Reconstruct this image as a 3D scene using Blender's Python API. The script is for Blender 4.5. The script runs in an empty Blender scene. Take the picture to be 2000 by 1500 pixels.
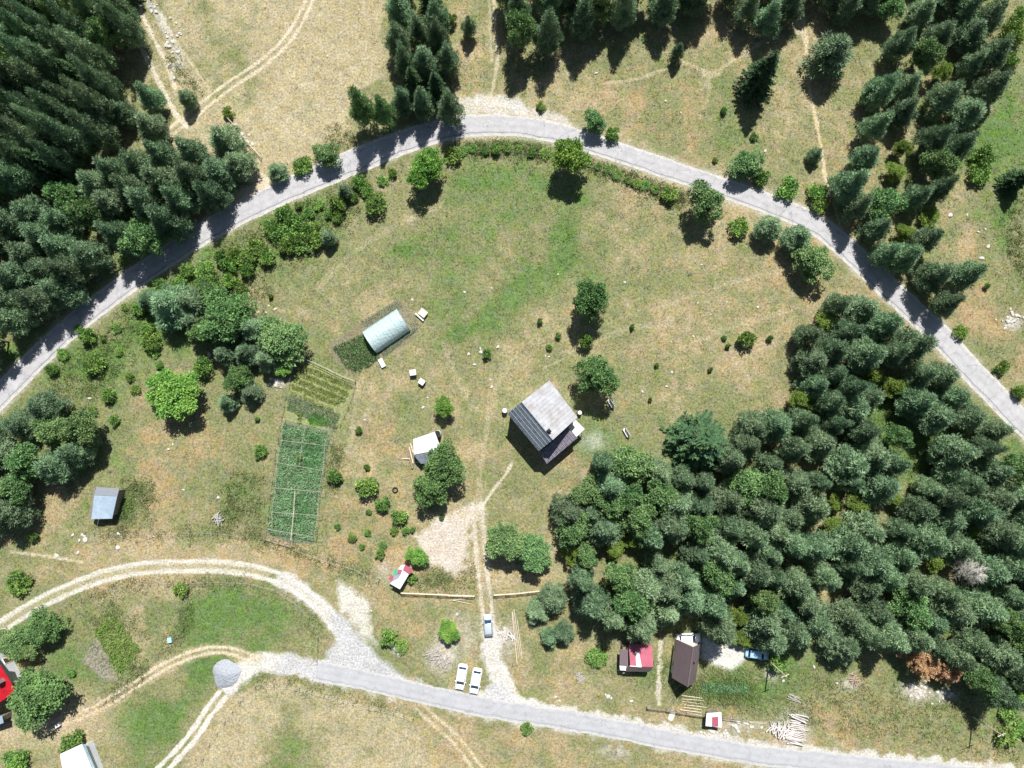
import bpy, math, random
import numpy as np
from mathutils import Vector, Matrix

# ------------------------------------------------------------------ camera
S = bpy.context.scene
COL = S.collection
F = 1389.0; H = 132.0; TX, TY = math.radians(4.12), math.radians(0.82)
ROT = Matrix.Rotation(TX, 3, 'X') @ Matrix.Rotation(TY, 3, 'Y')
cd = bpy.data.cameras.new('camera'); cam = bpy.data.objects.new('camera', cd); COL.objects.link(cam)
cam.location = (0, 0, H); cam.rotation_euler = ROT.to_euler()
cd.sensor_width = 36; cd.lens = 36 * F / 2000; cd.clip_end = 6000
S.camera = cam

# ------------------------------------------------------------------ light
SUN_EL = math.radians(56); SUN_AZ = math.radians(8.5)          # azimuth clockwise from +Y
W = bpy.data.worlds.new('World'); S.world = W; W.use_nodes = True
nt = W.node_tree; nt.nodes.clear()
sky = nt.nodes.new('ShaderNodeTexSky'); sky.sky_type = 'NISHITA'; sky.sun_disc = False
sky.sun_elevation = SUN_EL; sky.sun_rotation = SUN_AZ
bg = nt.nodes.new('ShaderNodeBackground'); bg.inputs[1].default_value = 0.05
wo = nt.nodes.new('ShaderNodeOutputWorld')
nt.links.new(sky.outputs[0], bg.inputs[0]); nt.links.new(bg.outputs[0], wo.inputs[0])
sl = bpy.data.lights.new('sun', 'SUN'); sl.energy = 5.0; sl.angle = math.radians(0.5); sl.color = (1.0, 0.975, 0.945)
so = bpy.data.objects.new('sun', sl); COL.objects.link(so)
sd = Vector((math.sin(SUN_AZ) * math.cos(SUN_EL), math.cos(SUN_AZ) * math.cos(SUN_EL), math.sin(SUN_EL)))
so.rotation_euler = sd.to_track_quat('Z', 'Y').to_euler(); so.location = sd * 200
S.view_settings.view_transform = 'Standard'; S.view_settings.look = 'None'
S.view_settings.exposure = 0.70; S.view_settings.gamma = 1
S.render.engine = 'CYCLES'

# ------------------------------------------------------------------ helpers
def P(px, py, z=0.0):
    """world point at height z that shows at photo pixel (px,py)"""
    d = ROT @ Vector(((px - 1000) / F, -(py - 750) / F, -1))
    t = (z - H) / d.z
    return Vector((d.x * t, d.y * t, z))

RI = np.array(ROT.transposed())
def proj(X, Y):
    D = np.stack([X, Y, np.full_like(X, -H)], -1) @ RI.T
    return 1000 + F * D[..., 0] / -D[..., 2], 750 - F * D[..., 1] / -D[..., 2]

def lin(h):
    v = [int(h[i:i + 2], 16) / 255 for i in (0, 2, 4)]
    return [c / 12.92 if c <= .04045 else ((c + .055) / 1.055) ** 2.4 for c in v]

def vn(x, y, s, seed):
    """smooth value noise 0..1 at feature size s"""
    r = np.random.RandomState(seed).rand(256, 256)
    x = x / s; y = y / s
    xi = np.floor(x).astype(int); yi = np.floor(y).astype(int)
    fx = x - xi; fy = y - yi
    fx = fx * fx * (3 - 2 * fx); fy = fy * fy * (3 - 2 * fy)
    a = r[yi % 256, xi % 256]; b = r[yi % 256, (xi + 1) % 256]
    c = r[(yi + 1) % 256, xi % 256]; d = r[(yi + 1) % 256, (xi + 1) % 256]
    return (a * (1 - fx) + b * fx) * (1 - fy) + (c * (1 - fx) + d * fx) * fy

def fbm(x, y, s, seed, o=4):
    t = 0; w = 0; a = 1
    for i in range(o):
        t = t + a * vn(x + 13.7 * i, y + 7.1 * i, s / 2 ** i, seed + i); w += a; a *= .6
    return t / w

def meta(o, label=None, cat=None, group=None, kind=None):
    for k, v in (('label', label), ('category', cat), ('group', group), ('kind', kind)):
        if v: o[k] = v
    return o

def link(name, me, mat=None, parent=None, loc=None, rz=0):
    o = bpy.data.objects.new(name, me); COL.objects.link(o)
    if mat is not None:
        for m in (mat if isinstance(mat, (list, tuple)) else [mat]): me.materials.append(m)
    if parent: o.parent = parent
    if loc is not None: o.location = loc
    o.rotation_euler[2] = rz
    return o

def empty(name, loc, rz=0, label=None, cat=None, group=None):
    o = bpy.data.objects.new(name, None); COL.objects.link(o); o.empty_display_size = .3
    o.location = loc; o.rotation_euler[2] = rz
    return meta(o, label, cat, group)

def npmesh(name, co, faces_n, idx):
    """co (N,3); faces_n loop totals (M,) ; idx flat loops"""
    me = bpy.data.meshes.new(name)
    me.vertices.add(len(co)); me.vertices.foreach_set('co', np.asarray(co, np.float32).ravel())
    me.loops.add(len(idx)); me.loops.foreach_set('vertex_index', np.asarray(idx, np.int32))
    me.polygons.add(len(faces_n))
    st = np.concatenate([[0], np.cumsum(faces_n)[:-1]]).astype(np.int32)
    me.polygons.foreach_set('loop_start', st); me.polygons.foreach_set('loop_total', np.asarray(faces_n, np.int32))
    me.update(calc_edges=True)
    return me

class MB:
    """collects plain shapes into one mesh (vertices in world or parent space)"""
    def __init__(s): s.v = []; s.f = []
    def add(s, vs, fs):
        b = len(s.v); s.v += [tuple(v) for v in vs]; s.f += [tuple(b + i for i in f) for f in fs]; return s
    def box(s, c, d, rz=0, taper=1.0):
        x, y, z = d[0] / 2, d[1] / 2, d[2] / 2; cs, sn = math.cos(rz), math.sin(rz); vs = []
        for k in (-1, 1):
            t = taper if k > 0 else 1
            for i, j in ((-1, -1), (1, -1), (1, 1), (-1, 1)):
                a, b = i * x * t, j * y * t
                vs.append((c[0] + a * cs - b * sn, c[1] + a * sn + b * cs, c[2] + k * z))
        return s.add(vs, [(0, 3, 2, 1), (4, 5, 6, 7), (0, 1, 5, 4), (1, 2, 6, 5), (2, 3, 7, 6), (3, 0, 4, 7)])
    def bar(s, a, b, w, h=None, n=4):
        """round or square bar from a to b, width w (start) h (end width)"""
        a = Vector(a); b = Vector(b); h = w if h is None else h
        d = (b - a).normalized(); u = d.cross(Vector((0, 0, 1)))
        if u.length < 1e-3: u = Vector((1, 0, 0))
        u.normalize(); v = d.cross(u); vs = []
        for p, r in ((a, w / 2), (b, h / 2)):
            for i in range(n):
                t = 2 * math.pi * (i + .5) / n
                vs.append(p + u * math.cos(t) * r * (1.414 if n == 4 else 1) + v * math.sin(t) * r * (1.414 if n == 4 else 1))
        fs = [(i, (i + 1) % n, n + (i + 1) % n, n + i) for i in range(n)] + [tuple(range(n))[::-1], tuple(range(n, 2 * n))]
        return s.add(vs, fs)
    def slab(s, pts, t):
        """polygon of 3D points with thickness t downwards"""
        n = len(pts); vs = [Vector(p) for p in pts] + [Vector(p) - Vector((0, 0, t)) for p in pts]
        a = sum((vs[i].x * vs[(i + 1) % n].y - vs[(i + 1) % n].x * vs[i].y) for i in range(n))
        top = tuple(range(n)); bot = tuple(range(2 * n - 1, n - 1, -1))
        if a < 0: top = top[::-1]; bot = bot[::-1]
        sd_ = [(i, n + i, n + (i + 1) % n, (i + 1) % n) if a > 0 else ((i + 1) % n, n + (i + 1) % n, n + i, i) for i in range(n)]
        return s.add(vs, [top, bot] + sd_)
    def rev(s, c, prof, n=16, sx=1, sy=1):
        """lathe: prof [(r,z)]"""
        vs = []; m = len(prof)
        for r, z in prof:
            for i in range(n):
                t = 2 * math.pi * i / n; vs.append((c[0] + r * sx * math.cos(t), c[1] + r * sy * math.sin(t), c[2] + z))
        fs = [(j * n + i, j * n + (i + 1) % n, (j + 1) * n + (i + 1) % n, (j + 1) * n + i) for j in range(m - 1) for i in range(n)]
        fs += [tuple(range(n))[::-1], tuple((m - 1) * n + i for i in range(n))]
        return s.add(vs, fs)
    def mesh(s, name):
        me = bpy.data.meshes.new(name); me.from_pydata(s.v, [], s.f); me.update(); return me
    def build(s, name, mat, parent=None, bevel=0, smooth=False):
        me = s.mesh(name)
        o = link(name, me, mat, parent)
        if bevel:
            m = o.modifiers.new('bevel', 'BEVEL'); m.width = bevel; m.segments = 2; m.limit_method = 'ANGLE'
        if smooth: me.shade_smooth()
        return o

# ------------------------------------------------------------------ materials
def newmat(name):
    m = bpy.data.materials.new(name); m.use_nodes = True
    n = m.node_tree; return m, n, n.nodes['Principled BSDF']

def mat(name, col, rough=.8, var=.15, scale=2.0, col2=None, metal=0, bump=0.0, spec=.3, wave=None, coord='Object', trans=0):
    """noise-mottled surface; wave=(scale, axis rotation z, depth) adds corrugation or boards"""
    m, n, b = newmat(name)
    col = lin(col) if isinstance(col, str) else col
    c2 = (lin(col2) if isinstance(col2, str) else col2) if col2 else [c * (1 - var) for c in col]
    c1 = [min(1, c * (1 + (0 if col2 else var))) for c in col]
    tc = n.nodes.new('ShaderNodeTexCoord'); no = n.nodes.new('ShaderNodeTexNoise')
    no.inputs['Scale'].default_value = scale; no.inputs['Detail'].default_value = 6; no.inputs['Roughness'].default_value = .65
    n.links.new(tc.outputs[coord], no.inputs[0])
    r = n.nodes.new('ShaderNodeValToRGB'); r.color_ramp.elements[0].position = .36; r.color_ramp.elements[1].position = .64
    r.color_ramp.elements[0].color = (*c2, 1); r.color_ramp.elements[1].color = (*c1, 1)
    n.links.new(no.outputs[0], r.inputs[0]); out = r.outputs[0]
    b.inputs['Roughness'].default_value = rough; b.inputs['Metallic'].default_value = metal
    b.inputs['Specular IOR Level'].default_value = spec
    hgt = no.outputs[0]; dist = .05
    if wave:
        mp = n.nodes.new('ShaderNodeMapping'); mp.inputs['Rotation'].default_value[2] = wave[1]
        n.links.new(tc.outputs[coord], mp.inputs[0])
        wv = n.nodes.new('ShaderNodeTexWave'); wv.inputs['Scale'].default_value = wave[0]; wv.bands_direction = 'X'
        wv.inputs['Distortion'].default_value = wave[3] if len(wave) > 3 else 0
        n.links.new(mp.outputs[0], wv.inputs[0])
        mx = n.nodes.new('ShaderNodeMix'); mx.data_type = 'RGBA'; mx.blend_type = 'MULTIPLY'
        r2 = n.nodes.new('ShaderNodeValToRGB'); r2.color_ramp.elements[0].position = 0.0; r2.color_ramp.elements[1].position = .35
        k = 1 - wave[2]; r2.color_ramp.elements[0].color = (k, k, k, 1)
        n.links.new(wv.outputs[1], r2.inputs[0]); mx.inputs[0].default_value = 1
        n.links.new(out, mx.inputs[6]); n.links.new(r2.outputs[0], mx.inputs[7]); out = mx.outputs[2]
        hgt = wv.outputs[1]; dist = .06
    n.links.new(out, b.inputs['Base Color'])
    if bump or wave:
        bp = n.nodes.new('ShaderNodeBump'); bp.inputs['Strength'].default_value = bump or .6; bp.inputs['Distance'].default_value = dist
        n.links.new(hgt, bp.inputs['Height']); n.links.new(bp.outputs[0], b.inputs['Normal'])
    return m

def leafmat(name, c1, c2, hv=.03, vv=.3, trans=.25, scale=.35):
    """foliage: clump-scale colour change, per-tree change, translucent leaves"""
    m, n, b = newmat(name)
    c1, c2 = lin(c1), lin(c2)
    tc = n.nodes.new('ShaderNodeTexCoord'); no = n.nodes.new('ShaderNodeTexNoise')
    no.inputs['Scale'].default_value = scale; no.inputs['Detail'].default_value = 5; no.inputs['Roughness'].default_value = .7
    ob = n.nodes.new('ShaderNodeObjectInfo'); ad = n.nodes.new('ShaderNodeVectorMath')
    n.links.new(tc.outputs['Object'], ad.inputs[0]); n.links.new(ob.outputs['Location'], ad.inputs[1]); n.links.new(ad.outputs[0], no.inputs[0])
    r = n.nodes.new('ShaderNodeValToRGB'); r.color_ramp.elements[0].position = .38; r.color_ramp.elements[1].position = .62
    r.color_ramp.elements[0].color = (*c1, 1); r.color_ramp.elements[1].color = (*c2, 1)
    n.links.new(no.outputs[0], r.inputs[0])
    hs = n.nodes.new('ShaderNodeHueSaturation')
    def rng(lo, hi, src):
        q = n.nodes.new('ShaderNodeMapRange'); q.inputs[3].default_value = lo; q.inputs[4].default_value = hi
        n.links.new(src, q.inputs[0]); return q.outputs[0]
    n.links.new(rng(.5 - hv, .5 + hv, ob.outputs['Random']), hs.inputs['Hue'])
    wn = n.nodes.new('ShaderNodeTexWhiteNoise'); wn.noise_dimensions = '1D'; n.links.new(ob.outputs['Random'], wn.inputs['W'])
    n.links.new(rng(1 - vv, 1 + vv, wn.outputs['Value']), hs.inputs['Value'])
    n.links.new(r.outputs[0], hs.inputs['Color'])
    n.links.new(hs.outputs[0], b.inputs['Base Color']); b.inputs['Roughness'].default_value = .62
    b.inputs['Specular IOR Level'].default_value = .25
    if trans:
        tr = n.nodes.new('ShaderNodeBsdfTranslucent'); n.links.new(hs.outputs[0], tr.inputs[0])
        ms = n.nodes.new('ShaderNodeMixShader'); ms.inputs[0].default_value = trans
        n.links.new(b.outputs[0], ms.inputs[1]); n.links.new(tr.outputs[0], ms.inputs[2])
        n.links.new(ms.outputs[0], n.nodes['Material Output'].inputs[0])
    return m

# ------------------------------------------------------------------ polylines in photo pixels (turned to ground points below)
def smooth(pts, n=6):
    pts = [np.array(p, float) for p in pts]; out = []
    q = [2 * pts[0] - pts[1]] + pts + [2 * pts[-1] - pts[-2]]
    for i in range(1, len(q) - 2):
        for k in range(n):
            t = k / n; a, b, c, d = q[i - 1], q[i], q[i + 1], q[i + 2]
            out.append(.5 * (2 * b + (c - a) * t + (2 * a - 5 * b + 4 * c - d) * t * t + (3 * b - a - 3 * c + d) * t ** 3))
    out.append(pts[-1]); return np.array(out)

ROAD = smooth([(-160, 930), (-80, 850), (0, 773), (80, 692), (155, 625), (240, 560), (335, 495), (430, 437), (530, 386), (620, 346), (700, 312),
               (800, 273), (900, 248), (1000, 246), (1080, 258), (1150, 279), (1275, 320), (1390, 359), (1510, 402), (1595, 440), (1660, 492),
               (1730, 558), (1830, 650), (1880, 705), (1940, 768), (2000, 828), (2090, 915), (2200, 1020)])
LANE = smooth([(618, 1311), (700, 1326), (800, 1349), (900, 1372), (1000, 1391), (1100, 1406), (1200, 1423), (1300, 1444), (1400, 1462),
               (1500, 1478), (1600, 1487), (1700, 1497), (1800, 1506), (1900, 1517), (2100, 1540)])
TRK1 = smooth([(-150, 1305), (-60, 1258), (0, 1225), (60, 1187), (120, 1157), (200, 1126), (280, 1110), (360, 1106), (440, 1107), (520, 1121), (580, 1148), (630, 1188), (665, 1232), (700, 1285), (755, 1325)])
TRK2 = smooth([(640, 1313), (560, 1299), (510, 1294), (478, 1310), (445, 1345), (410, 1388), (375, 1440), (330, 1490), (290, 1530)])
DRIVE = smooth([(932, 985), (936, 1040), (941, 1100), (948, 1160), (954, 1220), (963, 1290), (975, 1330), (990, 1372)])

def pdist(U, V, line):
    """distance (px) from every vertex to the polyline, plus signed side"""
    best = np.full(U.shape, 1e9); side = np.zeros(U.shape)
    for i in range(len(line) - 1):
        a, b = line[i], line[i + 1]; d = b - a; L = (d * d).sum() + 1e-9
        t = np.clip(((U - a[0]) * d[0] + (V - a[1]) * d[1]) / L, 0, 1)
        ex = U - a[0] - t * d[0]; ey = V - a[1] - t * d[1]; q = ex * ex + ey * ey
        m = q < best; best[m] = q[m]; side[m] = np.sign(d[0] * ey - d[1] * ex)[m]
    return np.sqrt(best), side

def inpoly(U, V, poly):
    r = np.zeros(np.shape(U), bool); n = len(poly)
    for i in range(n):
        x1, y1 = poly[i]; x2, y2 = poly[(i + 1) % n]
        if y1 == y2: continue
        c = ((y1 > V) != (y2 > V)) & (U < (x2 - x1) * (V - y1) / (y2 - y1) + x1); r ^= c
    return r

def polymask(U, V, poly, soft):
    """soft-edged polygon mask"""
    xs = [p[0] for p in poly]; ys = [p[1] for p in poly]; m = np.zeros(U.shape)
    w = (U > min(xs) - soft * 2) & (U < max(xs) + soft * 2) & (V > min(ys) - soft * 2) & (V < max(ys) + soft * 2)
    u, v = U[w], V[w]; d, _ = pdist(u, v, np.array(list(poly) + [poly[0]], float))
    s = np.where(inpoly(u, v, poly), d, -d); m[w] = np.clip(.5 + s / (2 * soft), 0, 1); return m

# ------------------------------------------------------------------ ground sheet
def axis(lo, hi, st):
    a = np.arange(lo, hi + st / 2, st); g = [6, 14, 30, 70, 160, 400, 1000, 2500]
    return np.concatenate([[lo - x for x in reversed(g)], a, [hi + x for x in g]])
xs = axis(-112, 112, .25); ys = axis(-75, 98, .25)
X, Y = np.meshgrid(xs, ys); U, V = proj(X, Y)
U0, V0 = U, V
wob = 14
Uw = U + (fbm(X, Y, 6, 5) - .5) * wob; Vw = V + (fbm(X, Y, 6, 9) - .5) * wob

G = """554321124344444345545
554311124354443435555
554321145432244344556
543321255555434444566
555446654565333444545
555676445457443344545
556664444554433344534
566554344544444344643
655444434344444456654
655344533343545556666
435344433333455555555
432222333422445555556
555576434344555555555
466466444333455565555
235733333333444433455
234632233333333333334"""
O = """001100013332233344244
003200012422344344244
002200111523574434342
222211122222356544322
222222223333354445343
222223223433244553465
223223433334444555376
223334443434444455376
225665545533444543345
234764445443334444333
354655565334333333333
455444566534443333333
332222455555444333333
332333455545444554443
333321223554445566653
333211112444444555554"""
def grid(txt):
    g = np.array([[int(c) for c in (l + l[-1] * 21)[:21]] for l in txt.split('\n')], float) / 9
    u = np.clip((U + (fbm(X, Y, 9, 31) - .5) * 110) / 100, 0, 19.999); v = np.clip((V + (fbm(X, Y, 9, 41) - .5) * 110) / 100, 0, 14.999)
    i = u.astype(int); j = v.astype(int); a = u - i; b = v - j; a = a * a * (3 - 2 * a); b = b * b * (3 - 2 * b)
    return (g[j, i] * (1 - a) + g[j, i + 1] * a) * (1 - b) + (g[j + 1, i] * (1 - a) + g[j + 1, i + 1] * a) * b
g = grid(G); o = grid(O)
def blob(x, y, rx, ry, rot=0, e=2.0):
    r = math.radians(rot); dx = Uw - x; dy = Vw - y
    a = (dx * math.cos(r) + dy * math.sin(r)) / rx; b = (-dx * math.sin(r) + dy * math.cos(r)) / ry
    return np.exp(-(a * a + b * b) ** (e / 2))
# green patches (x,y,rx,ry,rotation,strength)
for x, y, rx, ry, r, s in [(905, 645, 70, 20, -15, .42), (1000, 600, 50, 18, -30, .22), (1105, 480, 24, 55, 10, .5), (1140, 400, 40, 20, 20, .25), (1015, 560, 60, 22, -35, .3), (700, 560, 60, 22, -30, .15),
        (820, 485, 120, 30, -15, .15), (440, 1195, 90, 40, 5, .3), (300, 1410, 90, 35, -25, .35), (390, 1320, 26, 60, 20, .35), (520, 1210, 50, 60, 20, .1), (255, 985, 38, 50, 0, .3),
        (930, 880, 40, 30, 0, -.15), (1090, 940, 40, 22, 0, .2), (1150, 870, 45, 25, 0, .2), (660, 660, 30, 20, 0, .1), (1000, 350, 80, 25, 0, .2), (580, 480, 80, 40, -35, .3),
        (350, 620, 90, 60, -40, .35), (200, 720, 90, 50, -35, .3), (230, 870, 50, 70, 0, .15), (1420, 1350, 90, 22, 5, .35), (1250, 1330, 45, 40, 0, .25), (820, 490, 60, 20, 0, .1),
        (1350, 130, 60, 30, 0, .2), (1420, 200, 40, 60, 0, .15), (1520, 1340, 60, 40, 0, .2), (1960, 420, 20, 120, 10, .3), (1950, 250, 20, 90, 10, .3), (1740, 800, 70, 50, 30, .35), (1820, 870, 50, 70, 20, .3),
        (100, 1160, 60, 20, -20, .1), (1060, 1300, 40, 80, 0, .15), (860, 1130, 50, 14, 0, .25), (1970, 1300, 40, 120, 0, .3), (480, 990, 50, 60, 0, .2), (950, 600, 60, 30, 0, .1), (690, 480, 60, 30, -30, .1)]:
    g = g + s * blob(x, y, rx, ry, r)
for x, y, rx, ry, r, s in [(1300, 190, 90, 45, 20, .35), (1310, 260, 60, 30, 0, .3), (1230, 170, 40, 20, 0, .2), (370, 880, 70, 80, -20, .4), (740, 850, 60, 30, 0, .25), (410, 800, 50, 50, 0, .25),
        (1340, 550, 110, 50, 10, .2), (1230, 400, 60, 30, 0, .2), (1920, 600, 60, 90, 0, .3), (1000, 1050, 30, 60, 0, .1), (700, 1020, 60, 40, 0, .25), (560, 1085, 80, 16, 10, .3),
        (1650, 1400, 150, 35, 5, .25), (650, 1150, 40, 20, 0, .2), (900, 490, 60, 25, 0, .2), (620, 930, 14, 60, -6, .4), (1080, 420, 16, 30, 0, -.2)]:
    o = o + s * blob(x, y, rx, ry, r)
F1 = [(312, -30), (345, 80), (400, 160), (418, 180), (385, 235), (450, 235), (520, 320), (560, 312), (625, 285), (672, 240), (690, 180), (750, 150), (740, 60), (745, -30)]
F2 = [(505, 1328), (560, 1326), (640, 1350), (740, 1385), (806, 1402), (826, 1440), (850, 1560), (350, 1560), (400, 1470), (440, 1385)]
n1 = fbm(X, Y, 3.2, 3); n2 = fbm(X, Y, 1.1, 17, 3); n3 = fbm(X, Y, 14, 23)
f1 = polymask(Uw, Vw, F1, 5); f2 = polymask(Uw, Vw, F2, 6)
g = g * (1 - f1) + f1 * (.13 + .5 * (n3 - .42)); o = o * (1 - f1) + f1 * .04
g = g * (1 - f2) + f2 * (.24 + .6 * (n3 - .42)); o = o * (1 - f2) + f2 * .02
g = np.clip((g - .44) * 1.35 + .385 + (n1 - .5) * .8 + (n2 - .5) * .45 + (n3 - .5) * .6, 0, 1)
o = np.clip((o - .38) * 1.35 + .42 + (fbm(X, Y, 2.4, 57) - .5) * .8, 0, 1)
straw = np.array([.33, .285, .178]); orange = np.array([.315, .235, .132]); pale = np.array([.43, .378, .265])
olive = np.array([.185, .190, .092]); lush = np.array([.105, .165, .053])
def L3(a, b, t): return a * (1 - t[..., None]) + b * t[..., None]
col = L3(straw, orange, o)
col = L3(col, np.broadcast_to(pale, col.shape), np.clip((n1 - .54) * 5, 0, 1) * .35)
t1 = np.clip(g / .5, 0, 1); t2 = np.clip((g - .5) / .42, 0, 1)
col = L3(col, np.broadcast_to(olive, col.shape), t1 * t1 * (3 - 2 * t1))
col = L3(col, np.broadcast_to(lush, col.shape), t2)
gravel = np.zeros(U.shape)
def paint(m, c, gr=0.0, k=1.0):
    global col, gravel
    m = np.clip(m, 0, 1) * k; c = np.array(c, float)
    col = L3(col, np.broadcast_to(c, col.shape), m); gravel = gravel * (1 - m) + m * gr
def stroke(pts, w, c, k=1.0, gr=.6, rough=.9, sm=True, soft=.5):
    line = smooth(pts) if sm else np.array(pts, float)
    xs_ = line[:, 0]; ys_ = line[:, 1]
    m = (U > xs_.min() - w * 3 - 20) & (U < xs_.max() + w * 3 + 20) & (V > ys_.min() - w * 3 - 20) & (V < ys_.max() + w * 3 + 20)
    d = np.full(U.shape, 1e9); dd, _ = pdist(U[m], V[m], line); d[m] = dd
    e = w / 2 * (1 + rough * (fbm(X, Y, 1.6, 77) - .5) * 2)
    paint(np.clip((e - d) / (w * soft * .5) + .5, 0, 1), c, gr, k)
WHITE = (.51, .49, .445); TAN = (.50, .425, .315); SOIL = (.20, .145, .11); GREY = (.40, .40, .40)
def offs(line, d):
    t = np.gradient(line, axis=0); t /= np.linalg.norm(t, axis=1)[:, None] + 1e-9
    return line + np.stack([-t[:, 1], t[:, 0]], 1) * d
# shoulders of the asphalt
stroke(ROAD, 52, (.42, .385, .31), .55, .7, .35, False, .35)
stroke(LANE, 44, (.48, .455, .40), .55, .7, .9, False, .5)
stroke(offs(LANE, -20)[20:], 16, WHITE, .75, .8, 1.6, False, .6)
stroke([(900, 205), (950, 212), (1000, 215), (1050, 225), (1100, 240)], 26, (.47, .44, .39), .75, .8, .9)
stroke([(940, 195), (1000, 200), (1020, 215)], 22, WHITE, .7, .8, .9)
stroke([(440, 395), (480, 375), (525, 360)], 26, TAN, .8, .8, .7)
stroke([(490, 345), (515, 355), (530, 375)], 26, TAN, .7, .8, .8)
# tracks
for d in (-9, 9): stroke(offs(TRK1, d), 9.5, (.54, .515, .465), .88, .8, .5, False)
stroke(TRK1[:55], 18, (.36, .33, .22), .5, .3, .5, False)
stroke(TRK1[57:], 32, (.50, .48, .44), .8, 1, .6, False)
for d in (-8, 8): stroke(offs(TRK2, d)[26:], 9, (.56, .53, .47), .9, .8, .6, False)
stroke(TRK2[:24], 36, (.53, .51, .465), .9, .9, .5, False)
stroke(DRIVE[:30], 34, (.36, .31, .21), .4, .2, .8, False)
for d in (-9, 9): stroke(offs(DRIVE, d)[:30], 8, (.48, .43, .345), .75, .5, .9, False)
stroke(DRIVE[26:], 38, WHITE, .9, 1, .6, False)
stroke([(968, 1345), (985, 1368), (1000, 1372)], 34, (.42, .42, .42), .8, .9, .8)
stroke([(985, 1310), (1000, 1345), (1030, 1375), (1090, 1390)], 14, WHITE, .8, .9, .9)
stroke([(1000, 905), (985, 930), (965, 955), (945, 985), (932, 1000)], 6, (.52, .46, .36), .7)
stroke([(940, 990), (900, 1000), (870, 1020)], 14, (.50, .44, .35), .5, .5, .9)
stroke([(560, 1298), (600, 1306), (640, 1315)], 36, (.40, .40, .40), .85, 1, .8)
paint(polymask(Uw, Vw, [(640, 1195), (672, 1205), (700, 1235), (735, 1280), (800, 1330), (790, 1345), (700, 1322), (636, 1305), (634, 1275), (658, 1250)], 6), (.40, .40, .395), 1, .95)
paint(polymask(Uw + (n2 - .5) * 26, Vw + (n1 - .5) * 20, [(660, 1140), (690, 1150), (722, 1170), (722, 1225), (735, 1262), (700, 1235), (668, 1195)], 6), (.55, .525, .475), 1, .75)
paint(polymask(Uw + (n2 - .5) * 46, Vw + (n1 - .5) * 40, [(822, 1042), (850, 1022), (890, 1000), (935, 985), (915, 1030), (918, 1072), (905, 1108), (880, 1112), (845, 1102), (822, 1075)], 7), (.50, .445, .385), 1, .8)
paint(blob(1160, 862, 28, 20, 0, 3) * (.3 + n2), (.46, .45, .40), .8, .5)
for pts in ([(222, -10), (250, 40), (275, 90), (300, 140), (320, 180), (345, 225), (362, 248)], [(262, -10), (278, 30), (300, 75), (325, 125), (342, 170)]):
    stroke(pts, 9, (.53, .47, .38), .75, .6)
FT = smooth([(320, 265), (345, 248), (390, 212), (450, 165), (510, 125), (560, 78), (590, 30), (612, -20)])
for d in (-7, 7): stroke(offs(FT, d), 6, (.51, .44, .33), .85, .4, .6, False)
stroke([(300, 0), (330, 60), (385, 140), (410, 180)], 4, (.52, .44, .33), .5)
stroke([(290, 0), (325, 60), (350, 120), (340, 130)], 14, (.45, .44, .40), .55, .6, 1.5)
stroke([(965, -10), (968, 60), (972, 110), (965, 160), (956, 200)], 7, TAN, .6)
stroke([(956, 0), (958, 60), (960, 120)], 5, TAN, .4)
stroke([(1185, 162), (1240, 155), (1300, 135)], 6, (.46, .39, .26), .45); stroke([(1330, 122), (1365, 132), (1390, 145), (1430, 118), (1500, 76)], 10, (.46, .39, .26), .5, .3, 1.2)
stroke([(1380, 145), (1385, 180), (1375, 210)], 12, (.46, .39, .26), .25, .3, 1.2)
stroke([(1558, -10), (1572, 60), (1577, 120), (1582, 180), (1595, 240), (1606, 300), (1612, 350), (1630, 400), (1640, 440)], 6, (.52, .42, .28), .75)
stroke([(1560, -10), (1558, 40), (1572, 70)], 18, (.50, .42, .30), .5)
PT = smooth([(90, 1420), (180, 1388), (260, 1340), (330, 1297), (400, 1272), (450, 1272), (500, 1288)])
stroke(PT, 26, (.40, .32, .21), .5, .3, .8, False)
for d in (-6, 6): stroke(offs(PT, d), 6, (.52, .44, .32), .85, .5, .6, False)
paint(blob(150, 1400, 80, 55, 20, 3), (.43, .335, .225), .4, .6); paint(blob(70, 1440, 90, 35, 0, 3), (.42, .34, .23), .4, .5)
stroke([(20, 1078), (80, 1085), (160, 1098)], 5, TAN, .7)
T4 = smooth([(815, 1375), (850, 1410), (890, 1445), (940, 1510)])
for d in (-8, 8): stroke(offs(T4, d), 6, (.50, .42, .29), .7, .4, .7, False)
stroke([(790, 1395), (835, 1430), (850, 1500)], 8, (.33, .27, .13), .5)
stroke([(1290, 1255), (1287, 1320), (1287, 1375)], 9, (.50, .46, .37), .75, .5)
paint(polymask(Uw, Vw, [(1370, 1245), (1400, 1240), (1470, 1275), (1440, 1300), (1425, 1310), (1395, 1300), (1370, 1285)], 5), (.56, .54, .49), 1, .95)
stroke([(865, 670), (885, 720), (905, 765), (925, 800)], 12, (.44, .38, .27), .3, .2, 1.5)
stroke([(1100, 700), (1060, 720)], 4, TAN, .3)
for x, y, rx, ry, k in [(860, 1280, 26, 34, .8), (900, 1240, 40, 40, .35), (990, 1248, 20, 34, .8), (1790, 1350, 30, 20, .8), (1850, 1360, 22, 12, .7), (1200, 1470, 30, 12, .6), (1660, 1335, 20, 14, .6),
        (540, 748, 16, 10, .7), (1545, 1425, 38, 40, .6), (1440, 1420, 60, 14, .45), (775, 1270, 10, 10, .6), (755, 1120, 22, 20, .4), (1980, 630, 18, 14, .8), (1510, 1310, 16, 20, .6)]:
    paint(blob(x, y, rx, ry, 0, 3) * np.clip(n2 * 2.2 - .3, 0, 1), (.50, .45, .41), .8, k)
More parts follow.
